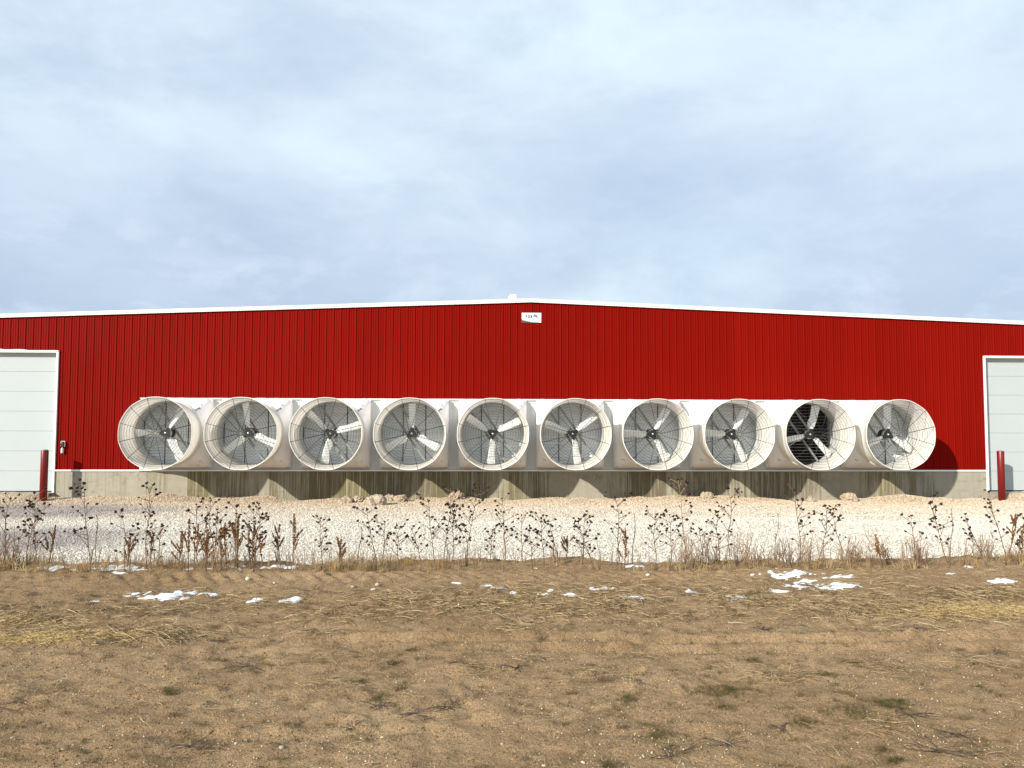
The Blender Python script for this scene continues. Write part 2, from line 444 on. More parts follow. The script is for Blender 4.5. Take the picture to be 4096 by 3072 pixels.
def dirt_z(x, y):
    z = dirt_base(x, y)
    z = z + 0.030*vnoise(x*1.6, y*2.0, 14) + 0.020*vnoise(x*4.5, y*5.0, 15) + 0.020*vnoise(x*11, y*12, 16) + 0.015*vnoise(x*27, y*29, 17)
    # clods where the weeds stood
    cl = np.clip(vnoise(x*7.5, y*8.5, 21)-0.20, 0, 1)
    z = z + 0.085*cl
    # tractor tread lugs along the bank
    w = np.exp(-((y+15.62)/0.24)**2)*sstep(-6.2, -4.0, x)*(1-sstep(3.6, 4.8, x))*(0.55+0.9*np.abs(vnoise(x*0.7, x*0+1, 22)))
    ph = (x + 0.55*(y+15.6))/0.185
    z = z + 0.040*w*(np.abs((ph % 1.0)-0.5)*2 - 0.5)
    # wheel ruts
    for yc, x0, x1, am in ((-18.15, -1.6, 6.0, 0.030), (-18.42, -0.6, 5.0, 0.022), (-19.86, -2.3, 0.2, 0.012)):
        wx = sstep(x0, x0+0.8, x)*(1-sstep(x1-0.8, x1, x))
        yy = y - yc - 0.03*vnoise(x*0.8, x*0+3, 23)
        z = z + wx*am*(1.0*np.exp(-((yy-0.09)/0.04)**2) - 1.0*np.exp(-(yy/0.055)**2))
        z = z + wx*0.008*np.exp(-((yy-0.16)/0.06)**2)*(np.abs(((x/0.045) % 1.0)-0.5)*2-0.5)
    return z
def gsurf(x, y):
    return float(max(dirt_base(x, y), gravel_z(x, y)))
def grid_sheet(name, xs, ys, fz, mat):
    X, Y = np.meshgrid(xs, ys)
    Z = fz(X, Y)
    nx, ny = len(xs), len(ys)
    co = np.stack([X, Y, Z], -1).reshape(-1, 3)
    me = bpy.data.meshes.new(name)
    me.vertices.add(nx*ny); me.vertices.foreach_set('co', co.ravel())
    i, j = np.meshgrid(np.arange(nx-1), np.arange(ny-1))
    a = (j*nx+i).ravel()
    q = np.stack([a, a+1, a+nx+1, a+nx], -1)
    nq = len(q)
    me.loops.add(nq*4); me.loops.foreach_set('vertex_index', q.ravel().astype(np.int32))
    me.polygons.add(nq)
    me.polygons.foreach_set('loop_start', (np.arange(nq)*4).astype(np.int32))
    me.polygons.foreach_set('use_smooth', np.ones(nq, bool))
    me.update(calc_edges=True)
    o = link(name, me, mat); o['kind'] = 'structure'
    return o
far = [1500, 700, 350, 180, 100, 60, 40, 30, 24]
xs = np.concatenate([[-f_ for f_ in far], np.arange(-20, 21.01, 0.14), far])
ys = np.concatenate([np.arange(-15.6, 0.6, 0.11), [2, 5, 12, 30, 60, 75, 100, 180, 400, 1500]])
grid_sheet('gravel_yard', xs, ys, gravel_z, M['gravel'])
far2 = [1500, 700, 350, 180, 90, 50, 30, 20, 14, 10.5, 9]
xs = np.concatenate([[-f_ for f_ in far2], np.arange(-7.8, 8.3, 0.028), far2])
ys = np.concatenate([[-1500, -700, -300, -150, -90, -55, -38, -30, -26, -23.5, -22], np.arange(-21.2, -14.05, 0.021), [-13.8]])
grid_sheet('dirt_field', xs, ys, dirt_z, M['dirt'])

# ------------------------------------------------------------------ barn
CX = 1.475
ZP = 6.275          # underside of the rake trim at the peak
SL = 0.0375
XL, XR = CX-19.0, CX+19.0
DEEP = 62.0
CT = 1.0            # top of the concrete
BAND = (-10.50, 13.47)
BZ = 3.205
DL = (-17.6, -13.07); DR = (16.02, 20.5); DZ = 4.61
def zr(x): return ZP - SL*abs(x-CX)
barn = thing('barn', 'long red ribbed steel barn with a low white-edged gable roof', 'barn', (CX, 0, 0))
def bp(mb, name, mat, sub=None):
    mb.v = [(x-CX, y, z) for x, y, z in mb.v]
    return mb.build(name, mat, sub or barn)
# ribbed siding, one object per 3 ft steel sheet
PW = 0.9144; RP = 0.2286
prof = []
for k in range(4):
    x0 = k*RP
    prof += [(x0, -0.021), (x0+0.012, -0.021), (x0+0.027, -0.001)]
    for mx in (0.080, 0.150):
        prof += [(x0+mx-0.014, -0.001), (x0+mx-0.006, -0.010), (x0+mx+0.006, -0.010), (x0+mx+0.014, -0.001)]
    prof += [(x0+RP-0.027, -0.001), (x0+RP-0.012, -0.021)]
prof.append((PW+0.008, -0.0240))
k0 = math.floor((XL-1.488)/PW); k1 = math.ceil((XR-1.488)/PW)
def segs(x0, x1):
    """(xa, xb, lower z) pieces of one sheet, cut round the doors and the fan band"""
    cuts = sorted({x0, x1} | {c_ for c_ in (DL[0], DL[1], DR[0], DR[1], BAND[0], BAND[1], XL, XR) if x0 < c_ < x1})
    out = []
    for a, b_ in zip(cuts, cuts[1:]):
        c_ = (a+b_)/2
        if c_ < XL or c_ > XR: continue
        lo = CT+0.035
        if DL[0] < c_ < DL[1] or DR[0] < c_ < DR[1]: lo = DZ
        elif BAND[0] < c_ < BAND[1]: lo = BZ
        out.append((a, b_, lo))
    return out
for k in range(k0, k1):
    x0 = 1.488 + k*PW
    mb = MB()
    for a, b_, lo in segs(x0, x0+PW):
        pts = [(x, y) for x, y in ((x0+px, py) for px, py in prof) if a-1e-6 <= x <= b_+(0.0085 if abs(b_-x0-PW) < 1e-6 else 1e-6)]
        def yat(xx):
            for (p0, q0), (p1, q1) in zip(prof, prof[1:]):
                if p0 <= xx-x0 <= p1+1e-9: return q0+(q1-q0)*((xx-x0-p0)/max(p1-p0, 1e-9))
            return -0.001
        if not pts or pts[0][0] > a+1e-5: pts.insert(0, (a, yat(a)))
        if pts[-1][0] < b_-1e-5: pts.append((b_, yat(b_)))
        if x0 < CX < x0+PW: pts = sorted(pts + [(CX, yat(CX))])
        vs = []
        for x, y in pts: vs += [(x, y, lo), (x, y, zr(x)+0.05)]
        mb.add(vs, [(2*i, 2*i+2, 2*i+3, 2*i+1) for i in range(len(pts)-1)])
    if mb.v: bp(mb, 'siding_panel', M['red'])
# side, rear walls and roof
for x in (XL, XR):
    mb = MB()
    n = 120; vs = []
    for i in range(n):
        y = 0.02 + (DEEP-0.04)*i/(n-1); off = 0.02 if i % 2 else 0
        sx = -1 if x == XL else 1
        vs += [(x+sx*off, y, 0.0), (x+sx*off, y, zr(x)+0.05)]
    mb.add(vs, [(2*i, 2*i+2, 2*i+3, 2*i+1) for i in range(n-1)])
    bp(mb, 'side_wall', M['red'])
mb = MB()
mb.add([(XL, DEEP, 0), (XR, DEEP, 0), (XR, DEEP, zr(XR)+.05), (CX, DEEP, ZP+.05), (XL, DEEP, zr(XL)+.05)], [(0, 1, 2, 3, 4)])
bp(mb, 'rear_wall', M['red'])
for s in (-1, 1):
    mb = MB()
    xa, xb = (XL-0.25, CX) if s < 0 else (CX, XR+0.25)
    y0, y1 = -0.04, DEEP+0.1
    mb.add([(xa,y0,zr(xa)+.06),(xb,y0,zr(xb)+.06),(xb,y1,zr(xb)+.06),(xa,y1,zr(xa)+.06),(xa,y0,zr(xa)+.108),(xb,y0,zr(xb)+.108),(xb,y1,zr(xb)+.108),(xa,y1,zr(xa)+.108)],
           [(0,3,2,1),(4,5,6,7),(0,1,5,4),(1,2,6,5),(2,3,7,6),(3,0,4,7)])
    bp(mb, 'roof', M['roof'])
# rake trim in lengths
def slab(mb, xa, xb, dz0, dz1, y0, y1):
    mb.add([(xa,y0,zr(xa)+dz0),(xb,y0,zr(xb)+dz0),(xb,y1,zr(xb)+dz0),(xa,y1,zr(xa)+dz0),(xa,y0,zr(xa)+dz1),(xb,y0,zr(xb)+dz1),(xb,y1,zr(xb)+dz1),(xa,y1,zr(xa)+dz1)],
           [(0,3,2,1),(4,5,6,7),(0,1,5,4),(1,2,6,5),(2,3,7,6),(3,0,4,7)])
for s in (-1, 1):
    a = 0.0
    while a < 19.2:
        b_ = min(a+3.05, 19.25)
        if a == 0: b_ = 1.62 if s > 0 else 2.4
        g_ = 0.003 if a else 0.0
        xa, xb = (CX+a+g_, CX+b_-0.003) if s > 0 else (CX-b_+0.003, CX-a-g_)
        mb = MB()
        slab(mb, xa, xb, 0.046, 0.112, -0.085, -0.042)
        slab(mb, xa, xb, 0.027, 0.046, -0.058, -0.042)
        slab(mb, xa, xb, 0.000, 0.027, -0.072, -0.024)
        bp(mb, 'rake_trim', M['white'])
        a = b_
mb = MB(); slab(mb, CX-0.32, CX, 0.109, 0.138, 0.35, 1.2); bp(mb, 'ridge_cap', M['galv'])
mb = MB(); mb.box(0.848, 1.055, 1.35, 1.75, 6.30, 6.755); mb.box(0.815, 0.845, 1.38, 1.7, 6.30, 6.71); mb.box(0.80, 0.81, 1.45, 1.6, 6.30, 6.68)
bp(mb, 'roof_vent', M['white'])
# concrete stem wall in 2 ft form panels
rng = random.Random(5)
CJ = 0.6145; cx0 = DL[1]
j0 = -10.88 - 4*CJ
edges = [DL[1]] + [j0 + CJ*i for i in range(0, 60) if DL[1]+0.1 < j0+CJ*i < DR[0]-0.1] + [DR[0]]
stain_tab = {}
for i, (a, b_) in enumerate(zip(edges, edges[1:])):
    mb = MB()
    d = rng.choice([0, 0, 0.002, 0.003, 0.004])
    mb.box(a+0.002, b_-0.002, -0.012-d, 0.18, -0.4, CT)
    if rng.random() < 0.75:      # thin fins of laitance left by the form joints
        for zf in (0.68, 0.37):
            if rng.random() < 0.75:
                xa = a + rng.uniform(0.03, 0.2); xb = b_ - rng.uniform(0.03, 0.25)
                zf2 = zf + rng.uniform(-0.02, 0.03)
                mb.box(xa, xb, -0.020-d, -0.011-d, zf2, zf2+0.017)
    o = bp(mb, 'concrete_panel', M['concrete'])
    c_ = (a+b_)/2
    if c_ < -10.9: s_ = rng.uniform(0.2, 0.42)
    elif c_ < -10.2: s_ = 0.02
    elif c_ < -9.6: s_ = 0.42
    elif c_ < -9.0: s_ = 0.12
    elif c_ < 2.0: s_ = rng.uniform(0.45, 1.0)
    elif c_ < 3.6: s_ = rng.choice([0.05, 0.1])
    elif c_ < 10.4: s_ = rng.uniform(0.42, 0.9)
    elif c_ < 11.6: s_ = 0.08
    elif c_ < 14.1: s_ = rng.uniform(0.4, 0.75)
    else: s_ = 0.03
    o.color = (s_, rng.choice([0.1, 0.3, 0.9, 1.0, 0.6]), rng.random(), 1)
for xa, xb in ((XL, DL[0]), (DR[1], XR)):
    mb = MB(); mb.box(xa, xb, -0.012, 0.18, -0.4, CT); o = bp(mb, 'concrete_panel', M['concrete']); o.color = (0.2, 0.5, 0.5, 1)
# white trims
mb = MB(); mb.box(DL[1], BAND[0]-0.002, -0.045, -0.013, CT+0.002, CT+0.034); mb.box(DL[1], BAND[0]-0.002, -0.05, -0.022, CT-0.014, CT+0.002)
bp(mb, 'base_trim', M['white'])
mb = MB(); mb.box(BAND[1]+0.002, DR[0], -0.045, -0.013, CT+0.002, CT+0.034); mb.box(BAND[1]+0.002, DR[0], -0.05, -0.022, CT-0.014, CT+0.002)
bp(mb, 'base_trim', M['white'])
mb = MB(); mb.box(BAND[0], BAND[1], -0.085, -0.02, CT+0.002, CT+0.036); mb.box(BAND[0], BAND[1], -0.05, -0.0221, CT-0.014, CT+0.002)
bp(mb, 'sill_trim', M['white'])
mb = MB(); mb.box(BAND[0], BAND[1], -0.10, -0.023, BZ-0.002, BZ+0.022); mb.box(BAND[0]-0.002, BAND[1]+0.002, -0.03, 0.02, BZ-0.045, BZ-0.0025)
bp(mb, 'head_trim', M['white'])
FX = [-9.340, -6.937, -4.534, -2.131, 0.272, 2.675, 5.079, 7.482, 9.885, 12.288]
HW = 1.045
# white steel between and beside the fans
gaps = [(BAND[0], FX[0]-HW+0.06)] + [(FX[i]+HW-0.06, FX[i+1]-HW+0.06) for i in range(9)] + [(FX[9]+HW-0.06, BAND[1])]
for a, b_ in gaps:
    mb = MB()
    zb, zt = CT+0.038, BZ-0.046
    mb.box(a, b_, -0.012, 0.03, zb, zt)
    c_ = (a+b_)/2
    if b_-a > 0.3:
        mb.box(c_+0.018, c_+0.034, -0.020, -0.0121, zb, zt)
        mb.box(c_-0.034, c_-0.018, -0.020, -0.0121, zb, zt)
        mb.box(a+0.055, a+0.075, -0.022, -0.0122, zb, zt)
        mb.box(b_-0.075, b_-0.055, -0.022, -0.0122, zb, zt)
    bp(mb, 'filler_panel', M['filler'])
for x in FX:          # strips of frame above and below each opening
    mb = MB(); mb.box(x-HW+0.061, x+HW-0.061, -0.008, 0.028, CT+0.04, 1.115); bp(mb, 'opening_frame', M['filler']); mb = MB(); mb.box(x-HW+0.061, x+HW-0.061, -0.008, 0.028, 3.17, 3.18)
    bp(mb, 'opening_frame', M['filler'])
# overhead doors
for (xa, xb), lab in ((DL, 'left'), (DR, 'right')):
    dp = bpy.data.objects.new('overhead_door', None); C.objects.link(dp); dp.parent = barn
    zs = [0.376 + 0.6092*i for i in range(8)]
    for i in range(7):
        mb = MB()
        z0, z1 = zs[i]+0.003, min(zs[i+1]-0.003, 4.70)
        mb.box(xa-0.1, xb+0.1, 0.150, 0.20, z0, z1)
        bp(mb, 'door_section', M['door'], dp)
    for xe, s in ((xa, 1), (xb, -1)):
        mb = MB()
        mb.box(min(xe, xe-s*0.055), max(xe, xe-s*0.055), -0.060, 0.148, 0.33 if True else 0, DZ+0.055)
        bp(mb, 'door_jamb', M['white'], dp)
    mb = MB(); mb.box(xa+0.001, xb-0.001, -0.060, 0.149, DZ-0.005, DZ+0.055); mb.box(xa-0.06, xb+0.06, -0.085, -0.0605, DZ+0.03, DZ+0.058)
    bp(mb, 'door_header', M['white'], dp)
    mb = MB(); mb.box(xa+0.001, xb-0.001, 0.205, 0.3, DZ-0.3, DZ+0.2); bp(mb, 'dark_gap', M['dark'], dp)
    mb = MB(); mb.box(xa+0.001, xb-0.001, 0.135, 0.21, 0.345, 0.374); bp(mb, 'door_seal', M['black'], dp)
    mb = MB(); mb.box(xa-0.05, xb+0.05, -0.35, 0.6, -0.3, 0.343); o = bp(mb, 'door_apron', M['slab'], dp)

# ------------------------------------------------------------------ fans (built once, then copied)
ZC = 2.160; ZB = 1.11; H0 = ZC-ZB
def sq(theta, hw, cr):
    """radius of a rounded square in the direction theta"""
    c_, s_ = abs(math.cos(theta)), abs(math.sin(theta))
    if c_ < s_: c_, s_ = s_, c_
    r = hw/c_
    if r*s_ <= hw-cr: return r
    k = hw-cr; bq = -2*k*(c_+s_); cc = 2*k*k-cr*cr
    return (-bq+math.sqrt(max(bq*bq-4*cc, 0)))/2
JR = 0.972
def hsurf(r, th):
    """y of the housing's front surface at radius r"""
    S = sq(th, HW, 0.15)
    q_ = min(max((r-JR)/(S-JR), 0), 1)       # q_ = 1-t
    return -0.27 - 0.54*(0.88*(1-q_)+0.12*(1-q_**9))
root0 = thing('exhaust_fan', 'x', 'exhaust fan', (FX[0], 0, ZB), 0, 'large cone exhaust fans along the barn wall')
mb = MB()
NS = 96
rows = []
prof_t = [('f', -0.02), ('f', -0.235)] + [('s', q_) for q_ in (1.0, 0.985, 0.95, 0.88, 0.76, 0.6, 0.42, 0.22, 0.0)]
vs = []
for i in range(NS):
    th = 2*math.pi*i/NS
    S = sq(th, HW, 0.15)
    for kd, v_ in prof_t:
        if kd == 'f': r, y = S, v_
        else: r = JR+(S-JR)*v_; y = -0.27-0.54*(0.88*(1-v_)+0.12*(1-v_**9))
        vs.append((r*math.cos(th), y, H0+r*math.sin(th)))
K = len(prof_t)
mb.add(vs, [(i*K+j, i*K+j+1, ((i+1)%NS)*K+j+1, ((i+1)%NS)*K+j) for i in range(NS) for j in range(K-1)], True)
# inner throat
mb.revolve([(0.972, -0.81), (0.968, -0.60), (0.970, -0.42), (1.02, -0.36), (1.03, -0.20)], 72, 'y', c=(0, 0, H0))
# corner creases
for a in (45, 135, 225, 315):
    th = R(a+ (6 if a in (225, 45) else -6))
    pts = [(r*math.cos(th), hsurf(r, th)-0.004, H0+r*math.sin(th)) for r in np.linspace(0.97, sq(th, HW, .15)-0.04, 6)]
    mb.tube(pts, 0.007, 4, False)
mb.build('housing', M['housing'], root0)
# flared discharge cone, flattened slightly between its twelve guard clips
def cone_r(base, th, y):
    k_ = (-y-0.72)/1.0
    return base*(1 - 0.010*k_*abs(math.sin(6*(th-R(13.5)))))
mb = MB()
prof_c = [(0.973, -0.800), (1.004, -0.808), (1.004, -0.850), (0.976, -0.858), (0.961, -0.875), (0.958, -1.00), (0.963, -1.06), (0.998, -1.40), (1.034, -1.695), (1.050, -1.700), (1.055, -1.718), (1.048, -1.735), (1.034, -1.732), (1.029, -1.715)]
n = 96; vs = []
for i in range(n):
    th = 2*math.pi*i/n
    for r, y in prof_c:
        rr = cone_r(r, th, y) if y < -0.8 else r
        vs.append((rr*math.cos(th), y, H0+rr*math.sin(th)))
K = len(prof_c)
mb.add(vs, [(i*K+j, i*K+j+1, ((i+1)%n)*K+j+1, ((i+1)%n)*K+j) for i in range(n) for j in range(K-1)], True)
mb.revolve([(0.957, -1.0), (0.950, -0.97), (0.946, -0.90)], 72, 'y', c=(0, 0, H0))
mb.build('discharge_cone', M['cone'], root0)
mb = MB(); mb.revolve([(0.943, -0.899), (0.942, -0.80), (0.942, -0.50), (0.945, -0.42), (0.966, -0.418)], 72, 'y', c=(0, 0, H0))
mb.build('fan_ring', M['ring'], root0)
# wire guard
mb = MB()
GY = -1.715
for k in range(12):
    a = R(13.5+30*k)
    thick = 0.0100 if k in (0, 6) else 0.0072
    mb.tube([(0.05*math.cos(a), GY-0.008, H0+0.05*math.sin(a)), (1.035*math.cos(a), GY-0.022, H0+1.035*math.sin(a))], thick, 5)
for r in [0.05] + [0.125+0.0755*i for i in range(12)] + [1.00]:
    mb.ring((0, GY, H0), r, 0.0042, 48, 3)
mb.build('wire_guard', M['wire'], root0)
# blades
def blade_mesh():
    st = [  # r, leading, trailing half chords, twist deg, y offset
        (0.10, 0.050, 0.050, 46, 0.0), (0.17, 0.062, 0.066, 46, 0.0), (0.24, 0.115, 0.085, 42, -0.01), (0.31, 0.140, 0.090, 38, -0.015),
        (0.39, 0.125, 0.095, 34, -0.015), (0.48, 0.100, 0.100, 30, -0.01), (0.60, 0.096, 0.104, 26, 0.0), (0.72, 0.102, 0.112, 23, 0.01), (0.82, 0.108, 0.118, 21, 0.015), (0.912, 0.108, 0.112, 20, 0.02)]
    mb = MB(); nc = 6; top = []; bot = []
    for r, l, tr, tw, yo in st:
        l *= 1.12; tr *= 1.12
        for side, lst in ((0.006, top), (-0.006, bot)):
            row = []
            for k in range(nc+1):
                u = k/nc; w_ = -tr + (l+tr)*u
                camber = 0.022*(1-(2*u-1)**2)
                ca, sa = math.cos(R(tw)), math.sin(R(tw))
                yy = camber + side*(1-(2*u-1)**6)
                row.append((r, yo + w_*sa*0.85 - yy*ca, w_*ca + yy*sa))
            lst.append(row)
    nr = len(st)
    vs = [v for row in top for v in row] + [v for row in bot for v in row]
    o = nr*(nc+1); fs = []
    for i in range(nr-1):
        for k in range(nc):
            a = i*(nc+1)+k
            fs.append((a, a+1, a+nc+2, a+nc+1)); fs.append((o+a, o+a+nc+1, o+a+nc+2, o+a+1))
    for i in range(nr-1):
        for k in (0, nc):
            a = i*(nc+1)+k; q_ = (a, a+nc+1, o+a+nc+1, o+a)
            fs.append(q_ if k == 0 else q_[::-1])
    for k in range(nc):
        a = (nr-1)*(nc+1)+k; fs.append((a, a+1, o+a+1, o+a))
    mb.add(vs, fs, True)
    return mb.mesh('blade')
bm_ = blade_mesh(); bm_.materials.append(M['blade'])
HY = -0.93
for k in range(3):
    link('blade', bm_, None, root0, (0, HY, H0), (0, -R(120*k), 0))
# three-lobed hub plate
mb = MB()
vs = []; nn = 36
for y in (HY-0.075, HY-0.035):
    for i in range(nn):
        a = 2*math.pi*i/nn
        r = 0.118 + 0.062*max(0, math.cos(3*a))**0.6
        vs.append((r*math.cos(a), y, r*math.sin(a)+H0))
mb.add(vs, [tuple(range(nn-1, -1, -1)), tuple(range(nn, 2*nn))] + [(i, (i+1)%nn, nn+(i+1)%nn, nn+i) for i in range(nn)])
mb.v = [(x, y, z-H0) for x, y, z in mb.v]
hub = mb.build('hub', M['black'], root0, loc=(0, 0, H0))
mb = MB(); mb.revolve([(0.0, HY-0.105), (0.022, HY-0.105), (0.030, HY-0.098), (0.032, HY-0.075)], 16, 'y'); mb.build('hub_cap', M['silver'], hub)
# motor
mb = MB()
mb.revolve([(0.0, HY-0.03), (0.135, HY-0.03), (0.145, HY-0.01), (0.145, HY+0.06), (0.12, HY+0.065), (0.12, HY+0.30), (0.0, HY+0.30)], 28, 'y', c=(0, 0, H0))
mot = mb.build('motor', M['galv'], root0)
mb = MB()
for i in range(9): mb.revolve([(0.12, HY+0.085+0.022*i), (0.155, HY+0.085+0.022*i), (0.155, HY+0.093+0.022*i), (0.12, HY+0.093+0.022*i)], 24, 'y', smooth=False, c=(0, 0, H0))
mb.build('cooling_fins', M['black'], mot)
# support rails and brace
def bar(mb, p0, p1, w, d_):
    p0, p1 = Vector(p0), Vector(p1)
    ax_ = (p1-p0).normalized(); sd = ax_.cross(Vector((0, 1, 0))).normalized()
    vs = []
    for p_ in (p0, p1):
        for a, b_ in ((-1, 0), (1, 0), (1, 1), (-1, 1)):
            vs.append(p_ + sd*(a*w/2) + Vector((0, b_*d_, 0)))
    mb.add(vs, [(0,3,2,1),(4,5,6,7),(0,1,5,4),(1,2,6,5),(2,3,7,6),(3,0,4,7)])
du = Vector((math.cos(R(-55)), 0, math.sin(R(-55)))); dn = Vector((math.sin(R(55)), 0, math.cos(R(55))))
for s in (-1, 1):
    mb = MB()
    off = dn*(0.165*s); L_ = math.sqrt(0.91**2-0.165**2)
    bar(mb, off-du*L_+Vector((0, -0.66, H0)), off+du*L_+Vector((0, -0.66, H0)), 0.055, 0.05)
    mb.build('support_rail', M['rail'], root0)
mb = MB()
db = Vector((math.cos(R(216)), 0, math.sin(R(216))))
bar(mb, db*0.15+Vector((0, -0.63, H0)), db*0.90+Vector((0, -0.63, H0)), 0.032, 0.03)
mb.build('brace', M['galv'], root0)
mb = MB()
cp = [(0.06, -0.72, -0.11), (0.10, -0.74, -0.19), (0.145, -0.74, -0.25), (0.150, -0.73, -0.20), (0.125, -0.70, -0.12), (0.11, -0.67, -0.06)]
mb.tube([(x, y, z+H0) for x, y, z in cp], 0.009, 5)
mb.build('motor_cable', M['black'], root0)
# shutter
sh = bpy.data.objects.new('shutter', None); C.objects.link(sh); sh.parent = root0; sh.location = (0, -0.13, H0)
mb = MB()
SW = 1.035
mb.box(-SW, -SW+0.03, -0.05, 0.10, -SW, SW); mb.box(SW-0.03, SW, -0.05, 0.10, -SW, SW)
mb.box(-SW+0.03, SW-0.03, -0.05, 0.10, -SW, -SW+0.02); mb.box(-SW+0.03, SW-0.03, -0.05, 0.10, SW-0.02, SW)
mb.build('shutter_frame', M['slat'], sh)
NSL = 21; SP = (2*SW-0.04)/NSL
mb = MB()
mb.add([(-SW+.032, 0.0, SP*0.92), (SW-.032, 0.0, SP*0.92), (SW-.032, -0.022, 0.004), (-SW+.032, -0.022, 0.004), (SW-.032, -0.012, -0.006), (-SW+.032, -0.012, -0.006), (-SW+.032, 0.006, SP*0.92), (SW-.032, 0.006, SP*0.92)],
       [(0, 3, 2, 1), (3, 5, 4, 2), (5, 6, 7, 4), (0, 1, 7, 6)])
slat_me = mb.mesh('slat'); slat_me.materials.append(M['slat'])
for i in range(NSL):
    link('slat', slat_me, None, sh, (0, 0, -SW+0.02+SP*i))
mb = MB()
for x in (-0.345, 0.345): mb.box(x-0.0095, x+0.0095, -0.040, -0.026, -SW+0.03, SW-0.03)
mb.build('linkage_rod', M['black'], sh)
mb = MB()
for x in (-SW+0.055,): mb.box(x-0.007, x+0.007, -0.040, -0.026, -SW+0.03, SW-0.03)
mb.build('linkage_rod', M['black'], sh)
# bolts
mb = MB(); mb.revolve([(0.0, -0.012), (0.012, -0.010), (0.016, 0.0)], 8, 'y'); bolt_me = mb.mesh('bolt'); bolt_me.materials.append(M['black'])
for rx, rz in ((-0.80, -0.80), (-0.845, -0.775), (0.86, -0.84), (0.865, 0.845), (-0.86, 0.84)):
    r_ = math.hypot(rx, rz); th = math.atan2(rz, rx)
    link('bolt', bolt_me, None, root0, (rx, hsurf(r_, th)-0.002, H0+rz))

def text_mesh(txt, size, bold=0.0, space=1.0):
    cu = bpy.data.curves.new('lettering', 'FONT')
    cu.body = txt; cu.size = size; cu.offset = bold; cu.space_character = space
    cu.align_x = 'LEFT'; cu.resolution_u = 6
    o = bpy.data.objects.new('lettering', cu); C.objects.link(o)
    dg = bpy.context.evaluated_depsgraph_get()
    me = bpy.data.meshes.new_from_object(o.evaluated_get(dg))
    bpy.data.objects.remove(o, do_unlink=True)
    return me
def print_label(root):
    """small slanted maker's print on the upper right corner of the housing"""
    me = text_mesh('ACME', 0.046, 0.0025, 1.0)
    bmx = bmesh.new(); bmx.from_mesh(me)
    g = bmx.verts[:]
    for x0, x1 in ((0.0, 0.04), (0.10, 0.125)):
        a_ = [bmx.verts.new((x, y, 0)) for x, y in ((x0, -0.024), (x1, -0.024), (x1, -0.017), (x0, -0.017))]
        bmx.faces.new(a_)
    ca, sa = math.cos(R(38)), math.sin(R(38))
    for v in bmx.verts:
        x, z = 0.765+v.co.x*ca-v.co.y*sa, 0.665+v.co.x*sa+v.co.y*ca
        v.co = (x, hsurf(math.hypot(x, z), math.atan2(z, x))-0.013, H0+z)
    me2 = bpy.data.meshes.new('lettering'); bmx.to_mesh(me2); bmx.free()
    link('lettering', me2, M['ink'], root)

ANG = [180, 98, 138, 91, 147, 160, 179, 178, 75.5, 88]
FLAB = ['white cone exhaust fan at the left end of the row, its cone against red siding',
 'white cone exhaust fan, second from the left, with one blade straight up',
 'white cone exhaust fan, third from the left, with a blade pointing to the upper left',
 'white cone exhaust fan, fourth from the left, with one blade straight up',
 'white cone exhaust fan facing straight ahead, fifth from the left, one blade pointing down',
 'white cone exhaust fan, sixth from the left, just right of the straight-on one',
 'white cone exhaust fan, seventh from the left, fourth from the right end of the row',
 'white cone exhaust fan just left of the one with the open black shutter',
 'white cone exhaust fan with its louvres open onto a black interior, second from the right',
 'white cone exhaust fan at the right end of the row, shading the red siding']
slat_open = slat_me.copy(); slat_open.materials.clear(); slat_open.materials.append(M['slat_dark'])
fans = []
for i, x in enumerate(FX):
    o = root0 if i == 0 else copy_tree(root0)
    o.location = (x, 0, ZB); o['label'] = FLAB[i]
    fans.append(o)
rg = random.Random(9)
for i, o in enumerate(fans):
    k = 0
    for ch in o.children:
        nm = ch.name.split('.')[0]
        if nm == 'blade':
            ch.rotation_euler = (0, -R(ANG[i]+120*k), 0); k += 1
        if nm == 'hub': ch.rotation_euler = (0, -R(ANG[i]), 0)
        if nm == 'shutter':
            for s in ch.children:
                if s.name.split('.')[0] == 'slat':
                    if i == 8:
                        s.data = slat_open
                        s.rotation_euler = (R(-74+rg.uniform(-6, 6)), 0, R(rg.uniform(-0.4, 0.4)))
                    else:
                        s.rotation_euler = (R(rg.uniform(-2.5, 1.0)), 0, 0)
    if i < 4: print_label(o)

# ------------------------------------------------------------------ gable sign
sg = thing('gable_sign', 'small white company sign with black lettering fixed under the gable peak', 'sign', (1.484, -0.021, 5.79))
SWD, SHT = 0.61, 0.305
mb = MB(); mb.box(-SWD/2, SWD/2, -0.008, 0.0, -SHT/2, SHT/2); mb.build('sign_board', M['sign_white'], sg)
def sgp(x, y): return (-SWD/2 + x*SWD, SHT/2 - y*SHT)       # fractions from the upper left corner
def flat(pts, y, name, mat):
    mb = MB(); q_ = [sgp(*p_) for p_ in pts]
    mb.add([(a, y, b_) for a, b_ in q_], [tuple(range(len(q_)))[::-1]])
    me = mb.mesh(name)
    bmx = bmesh.new(); bmx.from_mesh(me); bmesh.ops.triangulate(bmx, faces=bmx.faces[:]); bmx.to_mesh(me); bmx.free()
    return link(name, me, mat, sg)
def sign_text(txt, x, y, w, h, bold, mat):
    me = text_mesh(txt, 1.0, bold)
    co = np.array([v.co[:] for v in me.vertices]); lo, hi = co.min(0), co.max(0)
    x0, z0 = sgp(x, y+h)
    for v in me.vertices:
        v.co = (x0+(v.co.x-lo[0])/(hi[0]-lo[0])*w*SWD, -0.0105, z0+(v.co.y-lo[1])/(hi[1]-lo[1])*h*SHT)
    link('lettering', me, mat, sg)
def glyph(polys):
    for k, q_ in enumerate(polys): flat(q_, -0.0105-0.0002*k, 'lettering', M['ink'])
